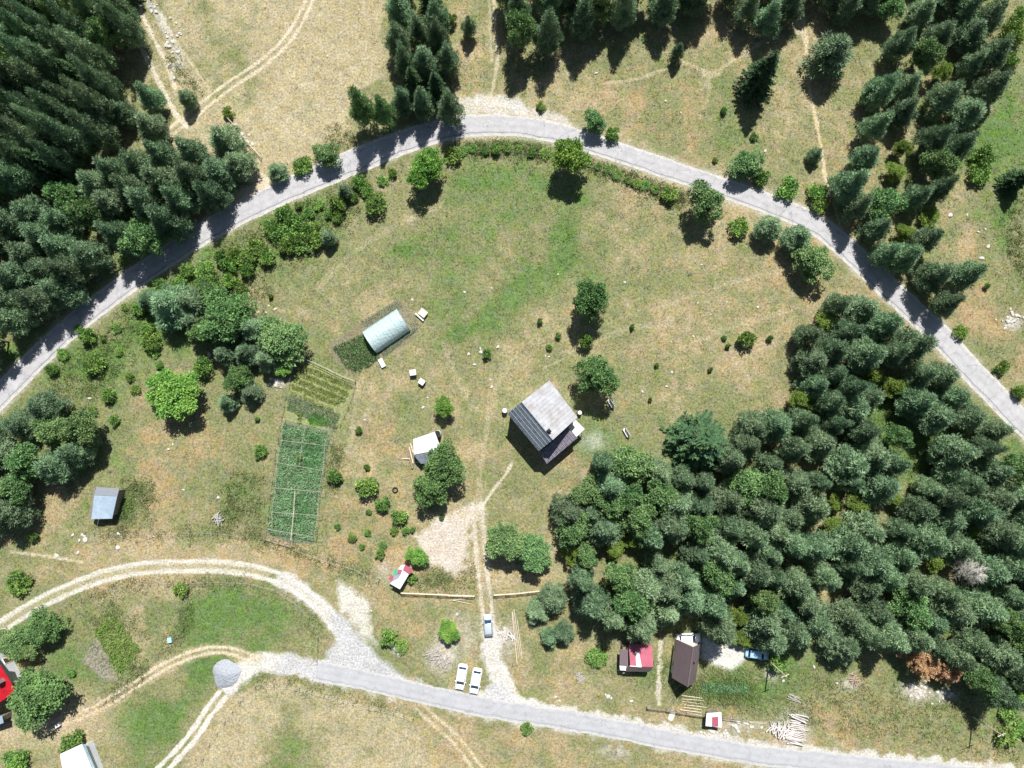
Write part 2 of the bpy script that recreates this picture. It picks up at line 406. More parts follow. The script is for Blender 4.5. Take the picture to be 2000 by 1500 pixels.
# faint mown streaks
st1 = vn((U * .8 + V * .6) * .1, (U * -.6 + V * .8) * .1, 1.0, 61) - .5
st2 = vn((U * .55 - V * .83) * .1, (U * .83 + V * .55) * .025, 1.0, 67) - .5
col = col * (1 + .12 * st1[..., None] + .12 * (st2 * (1 - gravel))[..., None])
for q_ in ([(1290, 600), (1400, 560), (1560, 520)], [(1330, 680), (1430, 640), (1560, 600)], [(620, 560), (720, 470), (860, 400)], [(700, 900), (690, 850), (720, 800)], [(1000, 700), (960, 780), (945, 880), (930, 985)], [(700, 740), (690, 830), (680, 880)], [(1100, 690), (1240, 640), (1350, 640)]):
    stroke(q_, 9, (.42, .36, .25), .28, .1, 1.6)
# garden soil
BED1 = [(642, 674), (700, 632), (778, 583), (795, 600), (822, 636), (800, 668), (745, 700), (693, 728), (662, 712)]
BED2 = [(584, 700), (640, 722), (692, 746), (682, 790), (664, 832), (650, 838), (555, 822), (562, 770)]
BED3 = [(553, 824), (645, 840), (634, 915), (622, 990), (612, 1062), (570, 1062), (524, 1046), (534, 960), (545, 880)]
BED4 = [(160, 1290), (190, 1240), (230, 1330), (205, 1330)]
for b_, c_ in ((BED1, (.185, .165, .11)), (BED2, (.23, .25, .11)), (BED3, (.13, .16, .10)), (BED4, (.24, .22, .17))): paint(polymask(U, V, b_, 2.5), c_, .3, .95)
for a_, b_ in (((589, 715), (687, 754)), ((577, 725), (680, 768)), ((576, 739), (672, 780)), ((571, 752), (662, 788)), ((566, 770), (658, 810))):
    stroke([a_, ((a_[0] + b_[0]) / 2, (a_[1] + b_[1]) / 2), b_], 3.2, (.11, .095, .05), .9, .3, .3)
col = col * (.86 + .28 * n2[..., None])
# relief
rough = np.clip(1.25 - gravel * 1.6, 0, 1)
for line, w in ((ROAD, 30), (LANE, 26), (TRK1, 26)):
    d, _ = pdist(U, V, line[::3]); rough = rough * np.clip((d - w) / 14, .0, 1)
for b_ in (BED1, BED2, BED3): rough = rough * (1 - polymask(U, V, b_, 4))
Z = -.14 * rough * (.5 * fbm(X, Y, 1.3, 91, 3) + .5 * fbm(X, Y, .55, 97, 2)) * np.where(np.abs(X) < 120, 1, 0)
# furrows of the upper bed follow its rows
ny, nx = X.shape
co = np.stack([X, Y, Z], -1).reshape(-1, 3)
ii = (np.arange(ny - 1)[:, None] * nx + np.arange(nx - 1)[None, :]).ravel()
idx = np.stack([ii, ii + 1, ii + nx + 1, ii + nx], 1).ravel()
gme = npmesh('ground', co, np.full(len(ii), 4), idx)
ca = gme.color_attributes.new('soil', 'FLOAT_COLOR', 'POINT')
ca.data.foreach_set('color', np.concatenate([np.clip(col, 0, 1), np.clip(gravel, 0, 1)[..., None]], -1).astype(np.float32).ravel())
gme.shade_smooth()
gm, n, b = newmat('meadow_ground')
at = n.nodes.new('ShaderNodeVertexColor'); at.layer_name = 'soil'
tc = n.nodes.new('ShaderNodeTexCoord')
def noise(sc, det, ro=.65, dim=None):
    q = n.nodes.new('ShaderNodeTexNoise'); q.inputs['Scale'].default_value = sc; q.inputs['Detail'].default_value = det; q.inputs['Roughness'].default_value = ro
    n.links.new(tc.outputs['Object'], q.inputs[0]); return q
nA = noise(2.6, 8, .8); nB = noise(.5, 5)
def mrange(src, a, b_, lo, hi):
    q = n.nodes.new('ShaderNodeMapRange'); q.inputs[1].default_value = a; q.inputs[2].default_value = b_; q.inputs[3].default_value = lo; q.inputs[4].default_value = hi
    n.links.new(src, q.inputs[0]); return q.outputs[0]
hs = n.nodes.new('ShaderNodeHueSaturation'); n.links.new(at.outputs[0], hs.inputs['Color'])
nC = noise(1.1, 6, .75)
n.links.new(mrange(nA.outputs[0], .40, .60, .66, 1.30), hs.inputs['Value'])
n.links.new(mrange(nC.outputs[0], .38, .62, .487, .513), hs.inputs['Hue'])
n.links.new(mrange(nB.outputs[0], .35, .65, 1.18, .86), hs.inputs['Saturation'])
# sparse darker green sprigs and bleached stems between the grass
nD = noise(1.9, 7, .8); gr = n.nodes.new('ShaderNodeMath'); gr.operation = 'SUBTRACT'; gr.inputs[0].default_value = 1; n.links.new(at.outputs[1], gr.inputs[1])
def mixin(fac, src, c):
    w = n.nodes.new('ShaderNodeMath'); w.operation = 'MULTIPLY'; n.links.new(fac, w.inputs[0]); n.links.new(gr.outputs[0], w.inputs[1])
    x = n.nodes.new('ShaderNodeMix'); x.data_type = 'RGBA'; x.blend_type = 'MULTIPLY'; n.links.new(w.outputs[0], x.inputs[0]); n.links.new(src, x.inputs[6]); x.inputs[7].default_value = (*c, 1); return x.outputs[2]
cA = mixin(mrange(nD.outputs[0], .52, .62, 0, 1), hs.outputs[0], (.66, .76, .60))
cB = mixin(mrange(nD.outputs[0], .47, .38, 0, 1), cA, (1.2, 1.17, 1.15))
n.links.new(cB, b.inputs['Base Color']); b.inputs['Roughness'].default_value = .95; b.inputs['Specular IOR Level'].default_value = .1
bp = n.nodes.new('ShaderNodeBump'); bp.inputs['Strength'].default_value = 1.0; bp.inputs['Distance'].default_value = .2
n.links.new(nA.outputs[0], bp.inputs['Height']); n.links.new(bp.outputs[0], b.inputs['Normal'])
meta(link('ground', gme, gm), kind='structure')

# ------------------------------------------------------------------ road sheets
def road(name, line, wl, wr, m, z=.004, jag=.25, seed=1):
    pts = np.array([P(x, y)[:2] for x, y in line])
    # resample every 0.6 m
    d = np.concatenate([[0], np.cumsum(np.linalg.norm(np.diff(pts, axis=0), axis=1))]); s = np.arange(0, d[-1], .5)
    q = np.stack([np.interp(s, d, pts[:, 0]), np.interp(s, d, pts[:, 1])], 1)
    t = np.gradient(q, axis=0); t /= np.linalg.norm(t, axis=1)[:, None]; nn = np.stack([-t[:, 1], t[:, 0]], 1)
    r = np.random.RandomState(seed)
    WL = np.interp(s / s[-1], np.linspace(0, 1, len(wl)), wl); WR = np.interp(s / s[-1], np.linspace(0, 1, len(wr)), wr)
    e1 = WL + (fbm(s, s * 0, 2.2, seed) - .5) * jag * 2 + (r.rand(len(s)) - .5) * jag * .5
    e2 = WR + (fbm(s, s * 0 + 9, 2.2, seed + 5) - .5) * jag * 2 + (r.rand(len(s)) - .5) * jag * .5
    rows = []
    for k in np.linspace(-1, 1, 7):
        off = np.where(k < 0, k * e2, k * e1) if k else np.zeros(len(s))
        rows.append(np.concatenate([q + nn * off[:, None], np.full((len(s), 1), z + .02 * (1 - k * k))], 1))
    A = np.stack(rows, 1); mth, kk = A.shape[:2]
    i0 = (np.arange(mth - 1)[:, None] * kk + np.arange(kk - 1)[None, :]).ravel()
    me = npmesh(name, A.reshape(-1, 3), np.full(len(i0), 4), np.stack([i0, i0 + 1, i0 + kk + 1, i0 + kk], 1).ravel()[::1])
    # across-road coordinate for wheel paths
    at_ = me.attributes.new('across', 'FLOAT', 'POINT'); at_.data.foreach_set('value', np.tile(np.linspace(-1, 1, 7), mth).astype(np.float32))
    me.flip_normals() if me.polygons[0].normal.z < 0 else None
    me.shade_smooth()
    return meta(link(name, me, m), kind='structure')

def asphalt(name, c1, c2, edge, crack=.5):
    m, n, b = newmat(name)
    tc = n.nodes.new('ShaderNodeTexCoord'); at = n.nodes.new('ShaderNodeAttribute'); at.attribute_name = 'across'
    no = n.nodes.new('ShaderNodeTexNoise'); no.inputs['Scale'].default_value = .55; no.inputs['Detail'].default_value = 9; no.inputs['Roughness'].default_value = .72
    n.links.new(tc.outputs['Object'], no.inputs[0])
    r = n.nodes.new('ShaderNodeValToRGB'); r.color_ramp.elements[0].position = .35; r.color_ramp.elements[1].position = .66
    r.color_ramp.elements[0].color = (*c2, 1); r.color_ramp.elements[1].color = (*c1, 1); n.links.new(no.outputs[0], r.inputs[0])
    ab = n.nodes.new('ShaderNodeMath'); ab.operation = 'ABSOLUTE'; n.links.new(at.outputs['Fac'], ab.inputs[0])
    ad = n.nodes.new('ShaderNodeMath'); ad.operation = 'ADD'; n.links.new(ab.outputs[0], ad.inputs[0])
    n5 = n.nodes.new('ShaderNodeTexNoise'); n5.inputs['Scale'].default_value = 1.3; n5.inputs['Detail'].default_value = 5; n.links.new(tc.outputs['Object'], n5.inputs[0])
    s5 = n.nodes.new('ShaderNodeMath'); s5.operation = 'MULTIPLY_ADD'; s5.inputs[1].default_value = .8; s5.inputs[2].default_value = -.4; n.links.new(n5.outputs[0], s5.inputs[0]); n.links.new(s5.outputs[0], ad.inputs[1])
    mr = n.nodes.new('ShaderNodeMapRange'); mr.inputs[1].default_value = .72; mr.inputs[2].default_value = 1.0; n.links.new(ad.outputs[0], mr.inputs[0])
    mx = n.nodes.new('ShaderNodeMix'); mx.data_type = 'RGBA'; n.links.new(mr.outputs[0], mx.inputs[0]); n.links.new(r.outputs[0], mx.inputs[6]); mx.inputs[7].default_value = (*edge, 1)
    # cracks
    vo = n.nodes.new('ShaderNodeTexVoronoi'); vo.feature = 'DISTANCE_TO_EDGE'; vo.inputs['Scale'].default_value = .33
    ds = n.nodes.new('ShaderNodeVectorMath'); n.links.new(tc.outputs['Object'], ds.inputs[0]); n.links.new(n5.outputs['Color'], ds.inputs[1]); n.links.new(ds.outputs[0], vo.inputs[0])
    cr = n.nodes.new('ShaderNodeMapRange'); cr.inputs[1].default_value = 0; cr.inputs[2].default_value = .012; cr.inputs[3].default_value = 1 - crack; cr.inputs[4].default_value = 1; n.links.new(vo.outputs['Distance'], cr.inputs[0])
    m2 = n.nodes.new('ShaderNodeMix'); m2.data_type = 'RGBA'; m2.blend_type = 'MULTIPLY'; m2.inputs[0].default_value = 1
    n.links.new(mx.outputs[2], m2.inputs[6]); n.links.new(cr.outputs[0], m2.inputs[7])
    # wheel paths and the long edge crack
    wr = n.nodes.new('ShaderNodeValToRGB'); wr.color_ramp.interpolation = 'B_SPLINE'
    for i_, (p_, v_) in enumerate(((0, .86), (.3, 1), (.5, .97), (.66, .84), (1, 1))):
        e_ = wr.color_ramp.elements[i_] if i_ < 2 else wr.color_ramp.elements.new(p_)
        e_.position = p_; e_.color = (v_, v_, v_, 1)
    n.links.new(ad.outputs[0], wr.inputs[0])
    m3 = n.nodes.new('ShaderNodeMix'); m3.data_type = 'RGBA'; m3.blend_type = 'MULTIPLY'; m3.inputs[0].default_value = .8
    n.links.new(m2.outputs[2], m3.inputs[6]); n.links.new(wr.outputs[0], m3.inputs[7])
    nl = n.nodes.new('ShaderNodeTexNoise'); nl.inputs['Scale'].default_value = .25; nl.inputs['Detail'].default_value = 4; n.links.new(tc.outputs['Object'], nl.inputs[0])
    l1 = n.nodes.new('ShaderNodeMath'); l1.operation = 'MULTIPLY_ADD'; l1.inputs[1].default_value = .35; l1.inputs[2].default_value = .5; n.links.new(nl.outputs[0], l1.inputs[0])
    l2 = n.nodes.new('ShaderNodeMath'); l2.operation = 'ADD'; n.links.new(l1.outputs[0], l2.inputs[0]); n.links.new(at.outputs['Fac'], l2.inputs[1])
    l3 = n.nodes.new('ShaderNodeMath'); l3.operation = 'ABSOLUTE'; n.links.new(l2.outputs[0], l3.inputs[0])
    l4 = n.nodes.new('ShaderNodeMapRange'); l4.inputs[1].default_value = .015; l4.inputs[2].default_value = .05; l4.inputs[3].default_value = 1 - crack; l4.inputs[4].default_value = 1; n.links.new(l3.outputs[0], l4.inputs[0])
    m4 = n.nodes.new('ShaderNodeMix'); m4.data_type = 'RGBA'; m4.blend_type = 'MULTIPLY'; m4.inputs[0].default_value = 1
    n.links.new(m3.outputs[2], m4.inputs[6]); n.links.new(l4.outputs[0], m4.inputs[7])
    n.links.new(m4.outputs[2], b.inputs['Base Color']); b.inputs['Roughness'].default_value = .9; b.inputs['Specular IOR Level'].default_value = .2
    return m
A1 = asphalt('weathered_asphalt', (.41, .405, .405), (.315, .31, .312), (.46, .44, .40), .5)
A2 = asphalt('new_grey_asphalt', (.385, .388, .395), (.315, .317, .325), (.42, .415, .40), .25)
A2b = asphalt('track_gravel', (.60, .575, .53), (.5, .48, .44), (.48, .43, .34), .0)
road('road', ROAD, [2.3, 2.2, 2.1, 2.5, 2.0, 1.9, 2.1, 2.2, 2.2], [2.3, 2.2, 2.1, 2.6, 2.0, 1.9, 2.1, 2.2, 2.2], A1, .006, .2, 3)
road('lane', LANE, [1.75, 1.75, 1.7, 1.7, 1.8], [1.75, 1.75, 1.7, 1.7, 1.8], A2, .006, .24, 8)

# ------------------------------------------------------------------ foliage
RS = np.random.RandomState(12)
def unit(a): return a / (np.linalg.norm(a, axis=-1, keepdims=True) + 1e-9)
def blades(p, d, L, w, rs):
    """triangles standing at p pointing along d"""
    n_ = len(p); s = unit(np.cross(d, rs.randn(n_, 3))); L = np.asarray(L).reshape(-1, 1); w = np.asarray(w).reshape(-1, 1)
    return np.stack([p - s * w / 2 - d * L * .2, p + s * w / 2 - d * L * .2, p + d * L * .8], 1).reshape(-1, 3)
def trimesh(name, tri):
    m_ = len(tri) // 3
    return npmesh(name, tri, np.full(m_, 3), np.arange(3 * m_))
def clumpfill(cs, rad, per, L, w, rs, up=.5, flat=.75, wild=.5):
    """leaf faces round clump centres"""
    out = []
    for c, a in zip(cs, rad):
        k = int(per * (a / .75) ** 1.6) + 8
        q = unit(rs.randn(k, 3)); r = a * (.35 + .65 * rs.rand(k, 1) ** .6); off = q * r * np.array([1, 1, flat])
        d = unit(q + np.array([0, 0, up]) + wild * rs.randn(k, 3))
        out.append(blades(c + off, d, L * (.7 + .6 * rs.rand(k)), w * (.7 + .6 * rs.rand(k)), rs))
    return np.concatenate(out)

def pine_crown(seed, R=3.0, Ht=9.0):
    rs = np.random.RandomState(seed); cs = []; rad = []
    z0 = Ht * .22; lean = rs.randn(2) * .15
    tiers = 9; sx = .85 + .3 * rs.rand(); pw = .9 + .6 * rs.rand()
    for i in range(tiers):
        t = i / (tiers - 1); z = z0 + (Ht * .97 - z0) * t
        r = R * (1.02 - t ** pw) * (.8 + .2 * math.sin(min(1, t * 3) * math.pi / 2)) * (.88 + .2 * rs.rand())
        k = max(1, int(round(2 * math.pi * r * .85 / 1.25)))
        ph = rs.rand() * 6.28
        for j in range(k):
            a = ph + 6.283 * j / k + rs.randn() * .22; rr = max(r - .25, 0) * (.6 + .52 * rs.rand() ** .8)
            cs.append((math.cos(a) * rr + lean[0] * t, math.sin(a) * rr + lean[1] * t, z + rs.randn() * .28)); rad.append(.62 + .35 * rs.rand())
        if r > 1.6:
            for j in range(k // 2):
                a = rs.rand() * 6.28; rr = r * .5 * rs.rand() ** .5
                cs.append((math.cos(a) * rr, math.sin(a) * rr, z + rs.randn() * .2)); rad.append(.7)
    cs.append((lean[0], lean[1], Ht * .98)); rad.append(.45)
    return trimesh('pine_crown', clumpfill(np.array(cs), rad, 125, .40, .125, rs, .45, .8, .35))

def spruce_crown(seed, R=3.0, Ht=11.0):
    rs = np.random.RandomState(seed); out = []
    for i in range(22):
        t = i / 21; z = Ht * (.1 + .88 * t); r = R * (1 - t) ** .8 + .15
        k = int(6 + 5 * (1 - t)); ph = rs.rand() * 6.28
        for j in range(k):
            a = ph + 6.283 * j / k + rs.randn() * .15; Lb = r * (.75 + .35 * rs.rand()); q = max(3, int(Lb / .13))
            s = np.linspace(.08, 1, q); dr = np.array([math.cos(a), math.sin(a), 0]); sd_ = np.array([-dr[1], dr[0], 0])
            ax = dr * (s * Lb)[:, None] + np.array([0, 0, z]) + np.array([0, 0, 1]) * (-.32 * Lb * s ** 1.4 + .1 * Lb * s ** 3)[:, None]
            for sg in (-1, 1):
                for rep in range(2):
                    d = unit(sd_ * sg + dr * .9 + np.array([0, 0, .1]) + rs.randn(q, 3) * .25)
                    ll = (.62 * (1.05 - s * .6)) * (.7 + .5 * rs.rand(q)) * min(1, r)
                    out.append(blades(ax + d * ll[:, None] * .3, d, ll, .17, rs))
            d = unit(rs.randn(q, 3) * .5 + np.array([0, 0, 1]) + dr); out.append(blades(ax, d, .32, .15, rs))
    return trimesh('spruce_crown', np.concatenate(out))

def leafy_crown(seed, R=3.0, Ht=7.5, base=.2, per=82):
    """several uneven lobes, each a heap of leaf clumps"""
    rs = np.random.RandomState(seed); cs = []; rad = []
    lobes = [(0.0 + rs.randn() * .2, rs.randn() * .2, Ht * .68, R * .52, Ht * .24)]
    k = 6 + rs.randint(3); ph = rs.rand() * 6.28
    for j in range(k):
        a = ph + 6.283 * j / k + rs.randn() * .25; rr = R * (.42 + .34 * rs.rand())
        lobes.append((math.cos(a) * rr, math.sin(a) * rr, Ht * (.36 + .3 * rs.rand()), R * (.24 + .24 * rs.rand()), Ht * (.15 + .08 * rs.rand())))
    for j in range(3):
        a = rs.rand() * 6.28; rr = R * .3 * rs.rand()
        lobes.append((math.cos(a) * rr, math.sin(a) * rr, Ht * (.55 + .25 * rs.rand()), R * (.3 + .12 * rs.rand()), Ht * .16))
    for x, y, z, r, h in lobes:
        n_ = int(9 + 9 * r)
        for i in range(n_):
            q = unit(rs.randn(3)); q[2] = abs(q[2]) * 1.1 - .35; f = .8 + .3 * rs.rand()
            cs.append((x + q[0] * r * f, y + q[1] * r * f, z + q[2] * h * f)); rad.append(.38 + .36 * rs.rand())
    for i in range(22):
        q = unit(rs.randn(3)) * rs.rand() ** .4 * .62; cs.append((q[0] * R, q[1] * R, Ht * .5 + q[2] * Ht * .3)); rad.append(.85)
    return trimesh('leafy_crown', clumpfill(np.array(cs), rad, per, .26, .2, rs, .5, .85, .75))

def bush_crown(seed, R=1.5, Ht=1.9):
    rs = np.random.RandomState(seed); cs = []; rad = []
    for i in range(22):
        a = rs.rand() * 6.28; r = R * .75 * rs.rand() ** .5; z = Ht * (.2 + .6 * rs.rand() * (1 - .5 * r / R))
        cs.append((math.cos(a) * r, math.sin(a) * r, z)); rad.append(.36 + .26 * rs.rand())
    return trimesh('bush_foliage', clumpfill(np.array(cs), rad, 120, .24, .17, rs, .5, .9, .7))

def bare_crown(seed, R=3.0, Ht=8.0, tuft=False):
    rs = np.random.RandomState(seed); mb = MB(); tris = []
    for i in range(70):
        t = rs.rand(); z = Ht * (.3 + .68 * t); a = rs.rand() * 6.28; L = R * (1.05 - t * .75) * (.6 + .5 * rs.rand())
        p = Vector((0, 0, z)); d = Vector((math.cos(a), math.sin(a), .15 + .3 * rs.rand())); e = p + d * L
        mb.bar(p, e, .09, .03, 3)
        for k in range(7):
            s = .35 + .65 * rs.rand(); q = p.lerp(e, s); a2 = a + rs.choice([-1, 1]) * (.5 + .4 * rs.rand()); l2 = .5 + .5 * rs.rand()
            f = q + Vector((math.cos(a2) * l2, math.sin(a2) * l2, .15)); mb.bar(q, f, .05, .02, 3)
            if tuft: tris.append((q.lerp(f, .6))); tris.append(f)
    if tuft:
        c = np.array([tuple(v) for v in tris]); tri = clumpfill(c, [.28] * len(c), 34, .26, .13, rs, .3, .8, .8)
        return trimesh('dry_crown', tri)
    return mb.mesh('bare_crown')

def trunk_mesh(seed, Ht, r0, limbs=7, top=.8):
    rs = np.random.RandomState(seed); mb = MB(); pts = [Vector((0, 0, 0))]
    for i in range(1, 6): pts.append(Vector((rs.randn() * .06, rs.randn() * .06, Ht * top * i / 5)))
    for i in range(5): mb.bar(pts[i], pts[i + 1], 2 * r0 * (1 - i / 5.6), 2 * r0 * (1 - (i + 1) / 5.6), 7)
    for i in range(limbs):
        t = .3 + .6 * rs.rand(); a = rs.rand() * 6.28; z = Ht * top * t; L = Ht * .22 * (1.3 - t)
        mb.bar((0, 0, z), (math.cos(a) * L, math.sin(a) * L, z + L * .45), r0 * .7, r0 * .2, 5)
    return mb.mesh('trunk')

M_PINE = leafmat('pine_needles', '5a7554', '90aa82', .02, .28, .15, .5)
M_SPR = leafmat('spruce_needles', '38573c', '587549', .01, .06, .1, .5)
M_LEAF = leafmat('broad_leaves', '5d8a3c', '8fb455', .015, .1, .14, .5)
M_LEAF2 = leafmat('dull_leaves', '5a7d4c', '86a468', .02, .12, .12, .5)
M_BUSH = leafmat('shrub_leaves', '587a40', '8db058', .02, .18, .15, .8)
M_DARK = leafmat('dark_broad_leaves', '4c6b40', '749858', .01, .06, .12, .5)
M_YEL = leafmat('yellow_green_leaves', '70893f', '94ab55', .0, .15, .3, .6)
M_DRY = leafmat('rust_brown_needles', 'a87f5e', 'd0a985', .01, .1, .2, .8)
M_GREYW = mat('dead_grey_twigs', 'a9a49c', .9, .2, 3)
M_BARK = mat('bark', '6a5546', .9, .25, 3, bump=.5)

PROTO = {
    'pine': [(pine_crown(100 + i, 3, 9), 3, 9, M_PINE, .17) for i in range(10)],
    'spruce': [(spruce_crown(200 + i), 3, 11, M_SPR, .2) for i in range(3)],
    'leafy': [(leafy_crown(300 + i), 3, 7.5, M_LEAF, .2) for i in range(3)],
    'dull': [(leafy_crown(330 + i), 3, 7.5, M_LEAF2, .2) for i in range(3)],
    'bush': [(bush_crown(400 + i), 1.5, 1.9, M_BUSH, .05) for i in range(5)],
    'yellow': [(leafy_crown(430), 3, 7.5, M_YEL, .15)],
    'dead': [(bare_crown(500), 3, 8, M_GREYW, .15)], 'rust': [(bare_crown(501, tuft=True), 3, 8, M_DRY, .15)],
}
KIND = {'pine': ('pine_tree', 'tree'), 'spruce': ('spruce_tree', 'tree'), 'leafy': ('broadleaf_tree', 'tree'), 'dull': ('broadleaf_tree', 'tree'), 'bush': ('bush', 'bush'),
        'yellow': ('young_tree', 'tree'), 'dead': ('dead_tree', 'tree'), 'rust': ('dying_pine', 'tree')}
PR = {}
for k_, lst in PROTO.items():
    PR[k_] = []
    for i, (me, R, Ht, m, r0) in enumerate(lst):
        me.materials.append(m)
        tm = trunk_mesh(7 * i + 3, Ht, r0, 4 if k_ == 'bush' else 7, .7 if k_ == 'bush' else (.98 if k_ in ('spruce', 'dead', 'rust') else .82)); tm.materials.append(M_BARK if k_ != 'dead' else M_GREYW)
        PR[k_].append((me, tm, R, Ht))
rnd = random.Random(5)
TREES = []
def tree(kind, px, py, rpx, h, label, group=None, mtl=None, at=.55):
    me, tm, R, Ht = rnd.choice(PR[kind]); nm, cat = KIND[kind]
    b = P(px, py, h * at); s = rpx / (F / (H - h * at)) / R
    root = empty(nm, (b.x, b.y, -.03), rnd.random() * 6.28, label, cat, group)
    root.scale = (s, s, h / Ht)
    c = link('foliage' if kind == 'bush' else 'crown', me, None, root); t_ = link('stem' if kind == 'bush' else 'trunk', tm, None, root)
    if mtl: c.material_slots[0].link = 'OBJECT'; c.material_slots[0].material = mtl
    TREES.append((px, py, rpx)); return root

exec_trees = []
